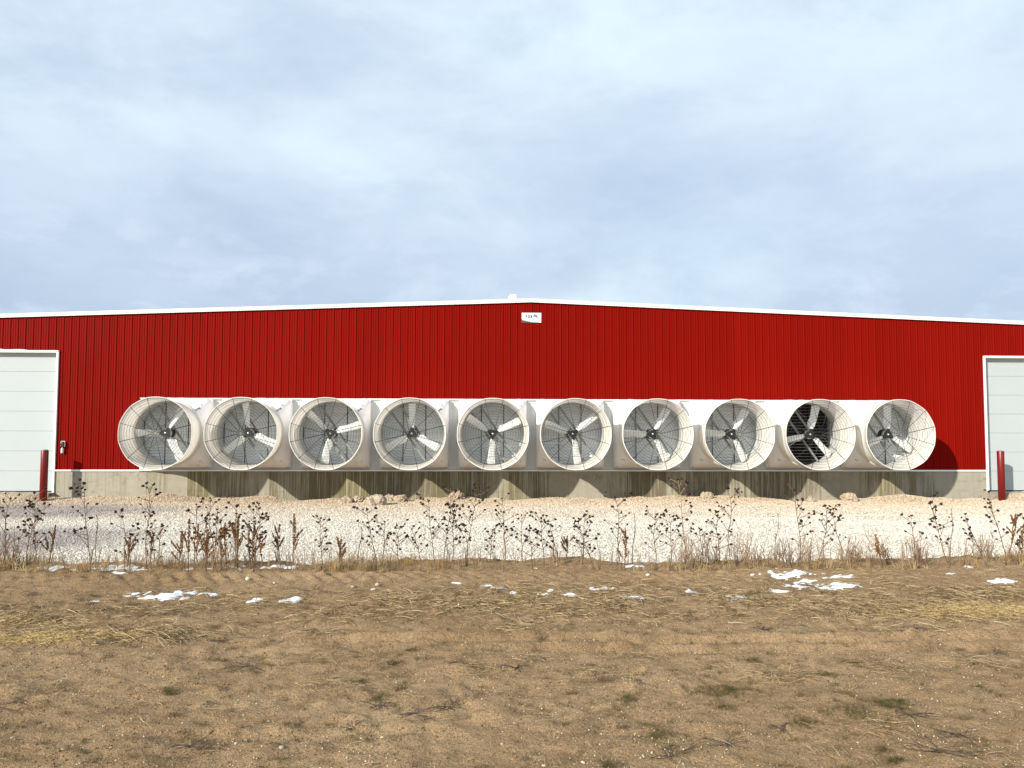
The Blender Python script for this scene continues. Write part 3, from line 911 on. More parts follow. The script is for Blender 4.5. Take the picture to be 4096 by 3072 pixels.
glyph([[(0.192, 0.245), (0.232, 0.245), (0.232, 0.52), (0.192, 0.52)], [(0.2325, 0.245), (0.288, 0.245), (0.288, 0.310), (0.2325, 0.310)], [(0.2325, 0.355), (0.276, 0.355), (0.276, 0.420), (0.2325, 0.420)]])
oo = [(0.366+0.062*math.cos(a*math.pi/16), 0.382+0.148*math.sin(a*math.pi/16)) for a in range(33)]
oi_ = [(0.366+0.024*math.cos(a*math.pi/16), 0.382+0.074*math.sin(a*math.pi/16)) for a in range(33)]
glyph([oo + oi_[::-1]])
glyph([[(0.432, 0.245), (0.478, 0.245), (0.556, 0.52), (0.510, 0.52)], [(0.510, 0.245), (0.555, 0.245), (0.477, 0.52), (0.431, 0.52)]])
sign_text('STRUCTURES, INC.', 0.186, 0.585, 0.535, 0.085, 0.0, M['ink'])
arc = lambda x: 0.70+0.30*(1-(1-x)**2.0)
xs_ = [i/20 for i in range(21)]
flat([(x, min(0.995, arc(x)+0.055)) for x in xs_] + [(0.0, 0.995)], -0.0098, 'swoosh', M['ink_slate'])
flat([(x, arc(x)-0.03) for x in xs_[:19]] + [(x, min(0.99, arc(x)+0.05)) for x in xs_[:19]][::-1], -0.0090, 'swoosh', M['ink_pale'])
head = [(0.578, 0.42), (0.588, 0.30), (0.615, 0.215), (0.640, 0.175), (0.690, 0.150), (0.735, 0.165), (0.770, 0.195), (0.800, 0.250), (0.825, 0.350), (0.830, 0.430), (0.800, 0.50), (0.775, 0.56), (0.755, 0.50), (0.735, 0.455), (0.70, 0.42), (0.66, 0.435), (0.635, 0.46), (0.612, 0.51), (0.600, 0.42)]
flat(head, -0.0094, 'emblem', M['ink_grey'])
flat([(0.600, 0.140), (0.615, 0.125), (0.655, 0.160), (0.690, 0.150), (0.64, 0.190)], -0.0102, 'emblem', M['ink'])
flat([(0.772, 0.190), (0.790, 0.185), (0.815, 0.195), (0.800, 0.235), (0.780, 0.215)], -0.0102, 'emblem', M['ink'])
flat([(0.588, 0.44), (0.578, 0.36), (0.570, 0.42), (0.578, 0.47)], -0.0102, 'emblem', M['ink'])
flat([(0.610, 0.47), (0.598, 0.515), (0.622, 0.535), (0.626, 0.49)], -0.0102, 'emblem', M['ink'])
flat([(0.728, 0.48), (0.722, 0.545), (0.748, 0.50), (0.765, 0.555), (0.772, 0.50)], -0.0102, 'emblem', M['ink'])
flat([(0.838, 0.47), (0.832, 0.56), (0.808, 0.66), (0.770, 0.745), (0.705, 0.815), (0.745, 0.750), (0.785, 0.660), (0.812, 0.55)], -0.0102, 'emblem', M['ink'])
mb = MB(); mb.revolve([(0, -0.006), (0.006, -0.005), (0.008, 0)], 8, 'y'); sm = mb.mesh('screw'); sm.materials.append(M['galv'])
for fx in (0.14, 0.505, 0.87): 
    x, z = sgp(fx, 0.045); link('screw', sm, None, sg, (x, -0.009, z))

# ------------------------------------------------------------------ bollards, wall box
def bollard(x, zt, label):
    zb_ = gsurf(x, -0.65)-0.08
    t_ = thing('bollard', label, 'bollard', (x, -0.65, zb_), 0, 'red bollards beside the doors')
    h = zt-zb_
    mb = MB(); mb.revolve([(0.0, -0.2), (0.103, -0.2), (0.103, h-0.03), (0.099, h-0.022), (0.092, h-0.022)], 28, 'z'); mb.build('post', M['bollard'], t_)
    mb = MB(); mb.revolve([(0.0, h+0.004), (0.05, h-0.002), (0.085, h-0.014), (0.0925, h-0.03)][::-1], 24, 'z'); mb.build('cap', M['slab'], t_)
bollard(-12.99, 1.665, 'red painted pipe bollard in front of the left overhead door')
bollard(16.01, 1.675, 'red painted pipe bollard in front of the right overhead door')
wb = thing('wall_switch', 'small black control box with a grey bottle on the red wall by the left door', 'control box', (-12.795, -0.022, 1.60))
mb = MB(); mb.box(-0.045, 0.06, -0.012, 0.0, 0.125, 0.30); mb.box(-0.05, 0.065, -0.05, -0.0121, 0.288, 0.301); mb.box(0.052, 0.065, -0.05, -0.0121, 0.125, 0.2879); bevel(mb.build('back_plate', M['white'], wb), 0.002)
mb = MB(); mb.box(-0.040, 0.045, -0.085, -0.0125, 0.115, 0.286); bevel(mb.build('box_body', M['black'], wb), 0.006)
mb = MB(); mb.revolve([(0, -0.012), (0.016, -0.010), (0.019, 0.0)], 12, 'y'); mb.build('green_light', M['frost'], wb, loc=(-0.02, -0.086, 0.25))
mb = MB(); mb.revolve([(0, -0.020), (0.018, -0.018), (0.020, 0.0)], 12, 'y'); mb.build('button', M['red_plastic'], wb, loc=(-0.022, -0.086, 0.165))
mb = MB(); mb.revolve([(0.0, -0.10), (0.036, -0.10), (0.038, -0.09), (0.038, 0.02), (0.025, 0.055), (0.012, 0.065), (0.012, 0.10), (0, 0.10)], 16, 'z'); mb.build('bottle', M['frost'], wb, loc=(0.0, -0.055, 0.035))

# ------------------------------------------------------------------ scatter helper (geometry nodes over one point mesh)
def scatter(name, pts, rots, scl, idx, protos, kind='stuff', parent=None):
    hid = bpy.data.collections.new(name+'_kit')
    for k, (me, mt) in enumerate(protos):
        if not me.materials: me.materials.append(mt)
        o = bpy.data.objects.new('%s_piece_%02d' % (name, k), me); hid.objects.link(o)
    me = bpy.data.meshes.new(name)
    me.vertices.add(len(pts)); me.vertices.foreach_set('co', np.asarray(pts, np.float32).ravel())
    a = me.attributes.new('rot', 'FLOAT_VECTOR', 'POINT'); a.data.foreach_set('vector', np.asarray(rots, np.float32).ravel())
    a = me.attributes.new('scl', 'FLOAT_VECTOR', 'POINT'); a.data.foreach_set('vector', np.asarray(scl, np.float32).ravel())
    a = me.attributes.new('idx', 'INT', 'POINT'); a.data.foreach_set('value', np.asarray(idx, np.int32))
    o = bpy.data.objects.new(name, me); C.objects.link(o); o['kind'] = kind
    if parent is not None: o.parent = parent
    g = bpy.data.node_groups.new(name, 'GeometryNodeTree')
    g.interface.new_socket('Geometry', in_out='INPUT', socket_type='NodeSocketGeometry')
    g.interface.new_socket('Geometry', in_out='OUTPUT', socket_type='NodeSocketGeometry')
    gi = g.nodes.new('NodeGroupInput'); go = g.nodes.new('NodeGroupOutput')
    ip = g.nodes.new('GeometryNodeInstanceOnPoints')
    ci = g.nodes.new('GeometryNodeCollectionInfo')
    ci.inputs['Collection'].default_value = hid
    ci.inputs['Separate Children'].default_value = True
    ci.inputs['Reset Children'].default_value = True
    def attr(nm, dt):
        n = g.nodes.new('GeometryNodeInputNamedAttribute'); n.data_type = dt; n.inputs['Name'].default_value = nm
        return n.outputs['Attribute']
    L = g.links.new
    m2p = g.nodes.new('GeometryNodeMeshToPoints')
    L(gi.outputs[0], m2p.inputs['Mesh'])
    L(m2p.outputs[0], ip.inputs['Points'])
    L(ci.outputs[0], ip.inputs['Instance'])
    ip.inputs['Pick Instance'].default_value = True
    L(attr('idx', 'INT'), ip.inputs['Instance Index'])
    L(attr('rot', 'FLOAT_VECTOR'), ip.inputs['Rotation'])
    L(attr('scl', 'FLOAT_VECTOR'), ip.inputs['Scale'])
    L(ip.outputs[0], go.inputs[0])
    md = o.modifiers.new('scatter', 'NODES'); md.node_group = g
    return o
def stone_mesh(seed, sub=1, rough=0.28):
    bmx = bmesh.new(); bmesh.ops.create_icosphere(bmx, subdivisions=sub, radius=0.5)
    r_ = random.Random(seed)
    ax_ = Vector((r_.uniform(.8, 1.2), r_.uniform(.7, 1.05), r_.uniform(.5, .8)))
    for v in bmx.verts:
        v.co = Vector((v.co.x*ax_.x, v.co.y*ax_.y, v.co.z*ax_.z))*(1+r_.uniform(-rough, rough))
    me = bpy.data.meshes.new('stone'); bmx.to_mesh(me); bmx.free()
    return me
g0 = np.random.default_rng(7)
# gravel stones
NG = 230000
yy = -13.4 + 13.4*g0.random(NG*2)
xx = -22 + 46*g0.random(NG*2)
d = yy+24
keep = (xx > -0.64*d-1.6) & (xx < 0.76*d+1.6) & (xx > -19) & (xx < 22)
xx, yy = xx[keep][:NG], yy[keep][:NG]
far_ = (yy+24)/24
ss = (0.018+0.027*g0.random(len(xx))**1.5)*(0.85+0.35*far_)
big = g0.random(len(xx)) < 0.02; ss[big] *= 1.5
zz_ = gravel_z(xx, yy) + ss*0.12
ok = yy < -0.06
xx, yy, zz_, ss = xx[ok], yy[ok], zz_[ok], ss[ok]
rt = g0.random((len(xx), 3))*[0.9, 0.9, 6.28] - [0.45, 0.45, 0]
sv = np.stack([ss, ss, ss], -1)
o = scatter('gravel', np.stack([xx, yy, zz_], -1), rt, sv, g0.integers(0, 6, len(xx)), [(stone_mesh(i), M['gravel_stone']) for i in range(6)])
tag(o, 'pale crushed limestone gravel spread between the weeds and the barn', 'gravel')
# white grit and small crumbs on the dirt
def cone_pts(n, y0, y1, pw=1.0):
    y = y0 + (y1-y0)*g0.random(n)**pw
    d_ = y+24
    return (-0.64+1.40*g0.random(n))*(d_+1.2), y
x, y = cone_pts(24000, -20.9, -14.9, 1.7)
m_ = vnoise(x*1.2, y*1.2, 31) + vnoise(x*4, y*4, 32)*0.6 + 0.5*(g0.random(len(x))-0.5)
x, y = x[m_ > 0.02], y[m_ > 0.02]
s = 0.0045+0.007*g0.random(len(x))**4
o = scatter('pebbles', np.stack([x, y, dirt_z(x, y)+s*0.15], -1), g0.random((len(x), 3))*6.28, np.stack([s, s, s], -1), g0.integers(0, 4, len(x)), [(stone_mesh(20+i), M['pebble']) for i in range(4)])
tag(o, 'fine white grit scattered over the bare dirt', 'grit')
x, y = cone_pts(26000, -20.9, -14.9, 1.5)
s = 0.006+0.012*g0.random(len(x))**3
o = scatter('dirt_crumbs', np.stack([x, y, dirt_z(x, y)+s*0.1], -1), g0.random((len(x), 3))*6.28, np.stack([s, s, s], -1), g0.integers(0, 4, len(x)), [(stone_mesh(30+i), M['clump']) for i in range(4)])
tag(o, 'brown crumbs of soil lying on the dirt field', 'soil')

# clods of gravel along the foot of the wall
CL = [(-4.023, -0.9, 0.165), (-3.702, -0.7, 0.182), (-3.418, -1.1, 0.11), (-3.079, -1.6, 0.25), (-2.819, -0.5, 0.168), (-2.493, -0.6, 0.183), (-0.783, -0.55, 0.235), (6.805, -0.7, 0.167), (10.006, -0.7, 0.167), (11.209, -0.7, 0.225)]
CLAB = ['rounded lump of caked gravel at the wall foot, leftmost of the six lumps together',
 'lump of caked gravel at the wall foot, second from left of six together',
 'smallest lump of caked gravel among the six lumps together by the wall',
 'largest lump of caked gravel, lying farthest out from the wall',
 'low lump of caked gravel tight to the wall, behind the largest lump',
 'domed lump of caked gravel at the wall foot, rightmost of the six lumps together',
 'broad heap of caked gravel alone at the wall foot left of the fifth fan',
 'small lump of caked gravel at the wall foot below the eighth fan from the left',
 'small lump of caked gravel at the wall foot below the open-louvred fan',
 'long low lump of caked gravel at the wall foot, rightmost of all the lumps']
for i, ((x, y, r_), lb) in enumerate(zip(CL, CLAB)):
    bmx = bmesh.new(); bmesh.ops.create_icosphere(bmx, subdivisions=4, radius=1.0)
    for v in bmx.verts:
        p_ = v.co.copy()
        k_ = 1 + 0.16*float(vnoise(np.array(p_.x*13+i*5), np.array(p_.y*13+p_.z*11.0), 43)) + 0.5*float(vnoise(np.array(p_.x*1.6+i*7), np.array(p_.y*1.6+p_.z*1.3+i*3), 41)) + 0.34*float(vnoise(np.array(p_.x*6+i*9), np.array(p_.y*6+p_.z*5.0), 42))
        v.co = Vector((p_.x*r_*1.1, p_.y*r_*0.9, p_.z*r_*0.80))*k_
    me = bpy.data.meshes.new('gravel_lump'); bmx.to_mesh(me); bmx.free()
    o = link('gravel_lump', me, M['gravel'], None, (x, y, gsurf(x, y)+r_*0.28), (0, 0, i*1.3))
    tag(o, lb, 'gravel lump', 'lumps of caked gravel along the wall foot')

# ------------------------------------------------------------------ tables of what stands where (metres)
SUN = [(-5.349, -15.15, -5.271, 0.8), (-5.033, -15.23, -4.97, 0.87), (-5.071, -15.04, -5.014, 0.68), (-4.341, -15.2, -4.474, 0.96), (-3.93, -15.26, -3.988, 0.61), (-3.794, -15.04, -3.832, 0.96), (-3.844, -14.7, -3.788, 0.43), (-3.363, -14.78, -3.373, 0.69), (-3.174, -14.8, -3.201, 0.74), (-3.022, -15.16, -3.007, 0.67), (-2.853, -14.95, -2.838, 0.69), (-2.571, -15.12, -2.55, 0.73), (-2.588, -15.19, -2.596, 0.67), (-1.804, -15.23, -1.825, 0.58), (-1.199, -15.16, -1.318, 0.67), (-1.188, -14.7, -1.172, 0.48), (-0.974, -14.76, -1.034, 0.42), (-0.702, -14.78, -0.855, 0.39), (-0.578, -14.78, -0.651, 0.73), (-0.435, -15.17, -0.375, 0.92), (-0.393, -15.1, -0.297, 0.71), (-0.192, -14.89, -0.102, 0.89), (0.27, -14.82, 0.22, 0.76), (0.078, -14.74, 0.107, 0.38), (0.469, -14.73, 0.454, 0.56), (0.567, -15.24, 0.519, 0.44), (0.71, -14.91, 0.677, 0.54), (0.926, -14.86, 0.763, 0.5), (1.146, -14.97, 1.2, 0.58), (1.276, -15.18, 1.074, 0.54), (1.611, -14.99, 1.544, 0.78), (1.923, -15.24, 1.973, 0.62), (2.485, -14.69, 2.353, 0.98), (2.264, -14.74, 2.253, 0.55), (2.598, -14.94, 2.546, 0.42), (2.701, -15.1, 2.746, 0.63), (3.01, -14.71, 2.985, 0.87), (3.765, -14.93, 3.678, 0.87), (4.119, -14.73, 4.132, 0.67), (4.337, -14.75, 4.223, 0.63), (5.112, -14.97, 5.068, 0.57), (5.495, -15.03, 5.276, 0.72), (5.978, -14.91, 5.825, 0.51), (6.215, -15.02, 5.999, 0.86), (6.189, -15.2, 6.247, 0.57)]
SPIKE = [(-3.16, -15.05, -3.12, 0.42), (-2.98, -14.9, -2.99, 0.5), (-2.92, -15.2, -2.95, 0.46), (-2.70, -14.85, -2.66, 0.52), (-2.50, -15.1, -2.53, 0.40), (-3.42, -15.1, -3.40, 0.44), (-2.84, -15.0, -2.80, 0.6), (-4.05, -15.0, -4.02, 0.36), (-4.878, -15.1, -4.804, 0.5), (-3.867, -14.77, -3.865, 0.39), (-3.258, -15.27, -3.261, 0.59), (-3.073, -15.27, -3.072, 0.55), (-3.299, -14.89, -3.301, 0.48), (-2.77, -15.12, -2.782, 0.55), (-2.392, -14.95, -2.349, 0.49), (-2.157, -14.99, -2.178, 0.61), (-1.644, -15.08, -1.616, 0.36), (1.017, -14.65, 1.011, 0.29), (1.63, -15.17, 1.627, 0.45), (6.207, -15.03, 6.311, 0.6), (4.631, -15.17, 4.535, 0.38), (6.475, -14.89, 6.474, 0.44), (-2.63, -15.12, -2.651, 0.44)]
WAND = [(-4.361, -15.07, -4.362, 0.58), (-1.462, -14.81, -1.435, 0.44), (5.479, -15.09, 5.496, 0.66), (1.759, -14.94, 1.774, 0.58), (3.53, -14.71, 3.575, 0.55)]
BUSH = [(-2.907, -15.23, -2.85, 0.53), (3.44, -15.26, 3.399, 0.41), (3.728, -15.15, 3.765, 0.46), (4.348, -14.8, 4.401, 0.35), (4.841, -14.9, 4.584, 0.44), (2.578, -15.15, 2.598, 0.51), (2.977, -15.08, 3.027, 0.53), (4.99, -15.18, 4.972, 0.48), (-5.335, -15.0, -5.365, 0.54), (2.284, -15.27, 2.302, 0.47), (6.011, -14.85, 6.055, 0.44)]
SNOW = [(-4.85, -15.07, 0.23), (-4.22, -15.09, 0.41), (-3.73, -15.13, 0.14), (-3.92, -15.41, 0.11), (-3.33, -15.11, 0.09), (-3.07, -15.12, 0.09), (-2.79, -15.09, 0.17), (-3.33, -16.43, 0.2), (-2.99, -16.49, 0.37), (-2.63, -16.43, 0.15), (-3.59, -16.65, 0.07), (-2.11, -16.76, 0.12), (-2.31, -15.07, 0.26), (-2.09, -16.66, 0.1), (-1.79, -16.75, 0.12), (-0.01, -16.25, 0.15), (0.15, -16.36, 0.1), (-0.51, -16.65, 0.12), (-0.35, -16.49, 0.05), (-0.26, -16.08, 0.06), (0.67, -16.46, 0.12), (1.15, -16.39, 0.15), (1.26, -16.79, 0.09), (1.36, -16.8, 0.12), (0.79, -16.69, 0.1), (2.35, -16.85, 0.14), (0.3, -16.62, 0.07), (0.56, -16.67, 0.07), (2.02, -16.52, 0.1), (3.31, -15.68, 0.3), (3.37, -16.05, 0.13), (3.42, -16.34, 0.32), (2.85, -16.57, 0.14), (3.28, -15.27, 0.09), (5.37, -16.16, 0.13), (5.1, -15.65, 0.08), (3.78, -15.88, 0.16), (5.52, -15.26, 0.09), (1.75, -15.01, 0.12), (0.43, -14.88, 0.09)]
TWIGS = [(-0.59, -19.49, 0.13), (-0.38, -19.61, 0.16), (-0.18, -19.52, 0.14), (0.21, -18.87, 0.13), (0.91, -20.22, 0.16), (-0.68, -19.8, 0.08), (1.22, -20.11, 0.19), (2.2, -20.25, 0.23), (2.43, -20.07, 0.15), (2.34, -19.78, 0.15), (3.65, -18.56, 0.09), (2.23, -17.89, 0.1), (1.57, -19.95, 0.09), (-2.68, -19.4, 0.13), (-1.56, -18.75, 0.19), (-1.45, -20.04, 0.12), (3.33, -17.95, 0.22), (-1.95, -18.12, 0.11)]
STRAW = [(-1.99, -19.44, 0.13), (-0.96, -19.11, 0.17), (-1.23, -18.02, 0.19), (-1.04, -18.57, 0.16), (0.36, -18.66, 0.16), (0.74, -18.95, 0.18), (-0.79, -19.22, 0.11), (0.0, -18.87, 0.15), (0.26, -17.88, 0.22), (1.92, -19.01, 0.24), (2.08, -19.92, 0.2), (1.77, -18.51, 0.14), (2.44, -20.31, 0.1), (2.69, -18.88, 0.2), (3.39, -18.83, 0.18), (-2.54, -17.93, 0.39), (-2.63, -17.13, 0.22), (1.54, -18.78, 0.15), (1.64, -20.26, 0.12), (-0.72, -18.93, 0.12), (1.17, -18.55, 0.14)]
GREEN = [(1.44, -19.32, 0.23, 0.13), (1.75, -19.81, 0.1, 0.09), (2.05, -19.75, 0.11, 0.09), (2.32, -19.57, 0.1, 0.14), (1.97, -20.19, 0.05, 0.06), (0.85, -19.38, 0.08, 0.09), (-0.62, -19.34, 0.06, 0.07), (-1.87, -19.24, 0.06, 0.05), (-0.5, -18.45, 0.06, 0.05), (-0.16, -18.71, 0.05, 0.04), (1.85, -18.68, 0.07, 0.05), (2.51, -18.76, 0.09, 0.05), (2.21, -19.01, 0.1, 0.06), (0.6, -20.26, 0.05, 0.05), (2.44, -19.47, 0.06, 0.06), (1.36, -19.6, 0.06, 0.06), (1.96, -20.32, 0.04, 0.04), (0.9, -19.97, 0.05, 0.05), (-0.61, -18.69, 0.07, 0.05), (-0.77, -19.07, 0.05, 0.05)]
STONES = [(-1.01, -20.0, 0.017), (-1.26, -19.92, 0.011), (-1.22, -19.89, 0.011), (-2.4, -19.89, 0.011), (-1.17, -19.65, 0.008), (0.1, -19.98, 0.012), (-0.52, -19.89, 0.012), (-0.55, -19.93, 0.008), (-0.63, -19.88, 0.008), (0.29, -20.29, 0.011), (0.48, -20.26, 0.011), (0.47, -20.14, 0.009), (-1.07, -16.06, 0.031), (-1.07, -16.33, 0.027), (-2.15, -15.89, 0.018), (-1.3, -16.17, 0.02), (-2.08, -16.07, 0.015), (1.81, -15.41, 0.025), (1.79, -15.61, 0.035), (1.74, -16.38, 0.017), (0.6, -15.2, 0.023), (1.91, -20.06, 0.008), (-2.48, -15.7, 0.038)]

# snow
def snow_patch(mb, x, y, r_, k):
    nx, ny = max(10, int(r_*2.6/0.016)), max(8, int(r_*1.5/0.014))
    gx = np.linspace(-1.3, 1.3, nx); gy = np.linspace(-1.3, 1.3, ny)
    X, Y = np.meshgrid(gx, gy)
    wx, wy = x+X*r_, y+Y*r_*0.55
    m_ = 0.52 - (X*X+Y*Y)*0.55 + 1.1*vnoise(wx*5+k, wy*9, 71) + 1.1*vnoise(wx*14, wy*24+k, 72) + 0.7*vnoise(wx*34, wy*50, 73)
    Z = dirt_z(wx, wy) + 0.030*np.clip(m_-0.22, -0.35, 0.42) + 0.004*vnoise(wx*40, wy*60, 74)
    vs = np.stack([wx, wy, Z], -1).reshape(-1, 3).tolist()
    keep = m_ > -0.05
    fs = [(j*nx+i, j*nx+i+1, (j+1)*nx+i+1, (j+1)*nx+i) for j in range(ny-1) for i in range(nx-1) if keep[j, i] or keep[j+1, i+1] or keep[j, i+1] or keep[j+1, i]]
    mb.add(vs, fs, True)
rr = random.Random(3)
mb = MB()
for k_, (x, y, w) in enumerate(SNOW): snow_patch(mb, x, y, w*(1.05 if x > 3 else 0.85), k_*3.7)
o = mb.build('snow', M['snow']); tag(o, 'small melting snow patches caught in the straw and ruts', 'snow', None, 'stuff')
# crust of snow on top of the fan housings and the left door header
mb = MB()
for fx in FX:
    nx_ = 42; vs = []
    for i in range(nx_+1):
        u = i/nx_; x = fx-0.93+1.86*u
        h = 0.012+0.030*max(0, float(vnoise(np.array(x*5.5), np.array(fx), 51))+0.35) if 0 < i < nx_ else 0.0
        zt = ZB+H0+HW-0.004
        for y, q_ in ((-0.045, 0.6), (-0.13, 1.0), (-0.22, 0.85), (-0.262, -0.25)):
            vs.append((x, y, zt+h*q_))
    mb.add(vs, [(i*4+j, i*4+j+1, i*4+j+5, i*4+j+4) for i in range(nx_) for j in range(3)], True)
nx_ = 60; vs = []
for i in range(nx_+1):
    x = -16.9+2.95*i/nx_
    h = 0.055*max(0.02, min(1, 2.2*(float(vnoise(np.array(x*2.4), np.array(0.5), 52))+0.25)))
    for y, q_ in ((-0.025, 0.7), (-0.055, 1.0), (-0.083, 0.2)): vs.append((x, y, DZ+0.0575+h*q_))
mb.add(vs, [(i*3+j, i*3+j+1, i*3+j+4, i*3+j+3) for i in range(nx_) for j in range(2)], True)
o = mb.build('snow_crust', M['snow']); tag(o, 'thin crust of snow lying along the tops of the fan housings', 'snow', None, 'stuff')

# ------------------------------------------------------------------ plants
RP_ = random.Random(12)
def head_mesh(seed):
    r_ = random.Random(seed); mb = MB()
    prof_ = [(0.003, -0.020), (0.014, -0.014), (0.024, 0.000), (0.027, 0.008), (0.020, 0.013), (0.0, 0.016)]
    n = 8; vs = []
    for i in range(n):
        a = 6.283*i/n; j = r_.uniform(0.8, 1.25)
        for q_, (rad, h) in enumerate(prof_):
            vs.append((rad*j*math.cos(a), rad*j*math.sin(a), h + (r_.uniform(-.006, .004) if q_ == 3 else 0)))
    K = len(prof_)
    mb.add(vs, [(i*K+j, ((i+1)%n)*K+j, ((i+1)%n)*K+j+1, i*K+j+1) for i in range(n) for j in range(K-1)], False)
    me = mb.mesh('seed_head'); me.materials.append(M['head'])
    return me
HEADS = [head_mesh(i) for i in range(5)]
def curve_pts(p0, p1, sag, n, r_):
    p0, p1 = Vector(p0), Vector(p1)
    out = []
    w1, w2 = r_.uniform(-1, 1), r_.uniform(-1, 1)
    L_ = (p1-p0).length
    for i in range(n+1):
        u = i/n
        p_ = p0.lerp(p1, u)
        p_.x += L_*0.035*w1*math.sin(3.1*u*2) + sag*L_*u*u*0.4*w2
        p_.y += L_*0.03*w2*math.sin(2.2*u*2)
        if 0 < i < n: p_.x += r_.uniform(-1, 1)*0.006; p_.y += r_.uniform(-1, 1)*0.006
        out.append(p_)
    e = p1-out[-1]
    return [p_+e*(i/n)**2 for i, p_ in enumerate(out)]
def sunflower(root, h, dx, r_, pale):
    mb = MB(); heads = []
    tip = Vector((dx, r_.uniform(-.06, .06), h))
    st = curve_pts((0, 0, -0.05), tip, 0.3, 9, r_)
    mb.tube(st, [0.0062-0.0040*i/9 for i in range(10)], 5)
    heads.append(st[-1])
    nb = max(5, int(h*13 + r_.randint(0, 4)))
    for k in range(nb):
        u = 0.30+0.68*(k+r_.random())/nb
        f = u*9; i = min(int(f), 8); p_ = st[i].lerp(st[i+1], f-i)
        side = 1 if (k+r_.randint(0, 1)) % 2 else -1
        L_ = r_.uniform(0.04, 0.25)*(1.2-0.65*u)*(0.7+h*0.5)
        el = R(r_.uniform(15, 62)); az = r_.uniform(-0.9, 0.9)
        q_ = p_ + Vector((side*math.cos(el)*math.cos(az), math.cos(el)*math.sin(az), math.sin(el)))*L_
        bp_ = curve_pts(p_, q_, 0.4, 3, r_)
        mb.tube(bp_, [0.0042, 0.0034, 0.0028, 0.0022], 4)
        heads.append(bp_[-1])
        for _ in range(r_.choice([0, 0, 1, 2])):
            b0 = bp_[r_.choice([1, 2])]
            e_ = b0 + Vector((side*r_.uniform(-0.05, 0.08), r_.uniform(-.05, .05), r_.uniform(0.03, 0.09)))
            mb.tube([b0, e_], [0.0026, 0.0018], 3); heads.append(e_)
    mb.build('stem', M['stem_pale'] if pale else M['stem'], root)
    for hp in heads:
        o = link('seed_head', r_.choice(HEADS), None, root, hp, (R(r_.uniform(-50, 50)), R(r_.uniform(-50, 50)), r_.uniform(0, 6)))
        s_ = r_.uniform(0.45, 0.78); o.scale = (s_, s_, s_*r_.uniform(0.8, 1.1))
def seed_spike(p0, p1, rad, r_, parent):
    mb = MB(); p0, p1 = Vector(p0), Vector(p1)
    n = int((p1-p0).length/0.0085)
    for i in range(n):
        u = i/n; q_ = p0.lerp(p1, u)
        w = rad*(0.55+0.6*math.sin(math.pi*min(1, u*0.9+0.1)))*r_.uniform(0.5, 1.25)
        if r_.random() < 0.12: continue
        for _ in range(3):
            a = r_.uniform(0, 6.28)
            c_ = q_+Vector((math.cos(a)*w*0.7, math.sin(a)*w*0.7, r_.uniform(-.005, .005)))
            s_ = r_.uniform(0.004, 0.009)
            vs = [c_+Vector(v)*s_ for v in ((1,0,0),(-1,0,0),(0,1,0),(0,-1,0),(0,0,1.3),(0,0,-1.3))]
            mb.add(vs, [(0,2,4),(2,1,4),(1,3,4),(3,0,4),(2,0,5),(1,2,5),(3,1,5),(0,3,5)])
    mb.build('seed_spike', M['spike'], parent)
def spike_plant(root, h, dx, r_):
    mb = MB()
    st = curve_pts((0, 0, -0.05), (dx, 0, h), 0.3, 7, r_)
    mb.tube(st, [0.007-0.004*i/7 for i in range(8)], 5)
    seed_spike(st[3], st[7], 0.015, r_, root)
    for k in range(r_.randint(3, 6)):
        i = r_.randint(2, 5); side = r_.choice([-1, 1])
        e_ = st[i]+Vector((side*r_.uniform(.03, .10), r_.uniform(-.05, .05), r_.uniform(.10, .22)*(0.5+h*0.7)))
        b_ = curve_pts(st[i], e_, 0.3, 3, r_)
        mb.tube(b_, 0.0032, 4)
        seed_spike(b_[1], b_[3], 0.011, r_, root)
    mb.build('stem', M['stem'], root)
def wand_plant(root, h, dx, r_):
    mb = MB()
    st = curve_pts((0, 0, -0.05), (dx, 0, h), 0.2, 7, r_)
    mb.tube(st, [0.006-0.0035*i/7 for i in range(8)], 4)
    for k in range(16):
        u = r_.uniform(0.5, 1.0)*7; i = min(int(u), 6); p_ = st[i].lerp(st[i+1], u-i)
        mb.tube([p_, p_+Vector((r_.uniform(-.022, .022), r_.uniform(-.02, .02), r_.uniform(.015, .05)))], [0.003, 0.0015], 3)
    mb.build('stem', M['stem'], root)
def bare_bush(root, h, dx, r_, nst):
    mb = MB()
    for k in range(nst):
        a = r_.gauss(0, 0.42); hh_ = h*r_.uniform(0.5, 1.0)
        b0 = Vector((r_.uniform(-.10, .10), r_.uniform(-.08, .08), -0.04))
        t_ = b0+Vector((dx*hh_/h+math.sin(a)*hh_*0.55, r_.uniform(-.12, .12), math.cos(a)*hh_))
        st = curve_pts(b0, t_, 0.4, 5, r_)
        mb.tube(st, [0.0040-0.0022*i/5 for i in range(6)], 3)
        for _ in range(r_.randint(1, 4)):
            i = r_.randint(2, 4)
            e_ = st[i]+Vector((r_.uniform(-.07, .07), r_.uniform(-.04, .04), r_.uniform(.05, .14)))
            mb.tube([st[i], e_], [0.0026, 0.0014], 3)
    return mb.build('stem', M['stem_pale'], root)

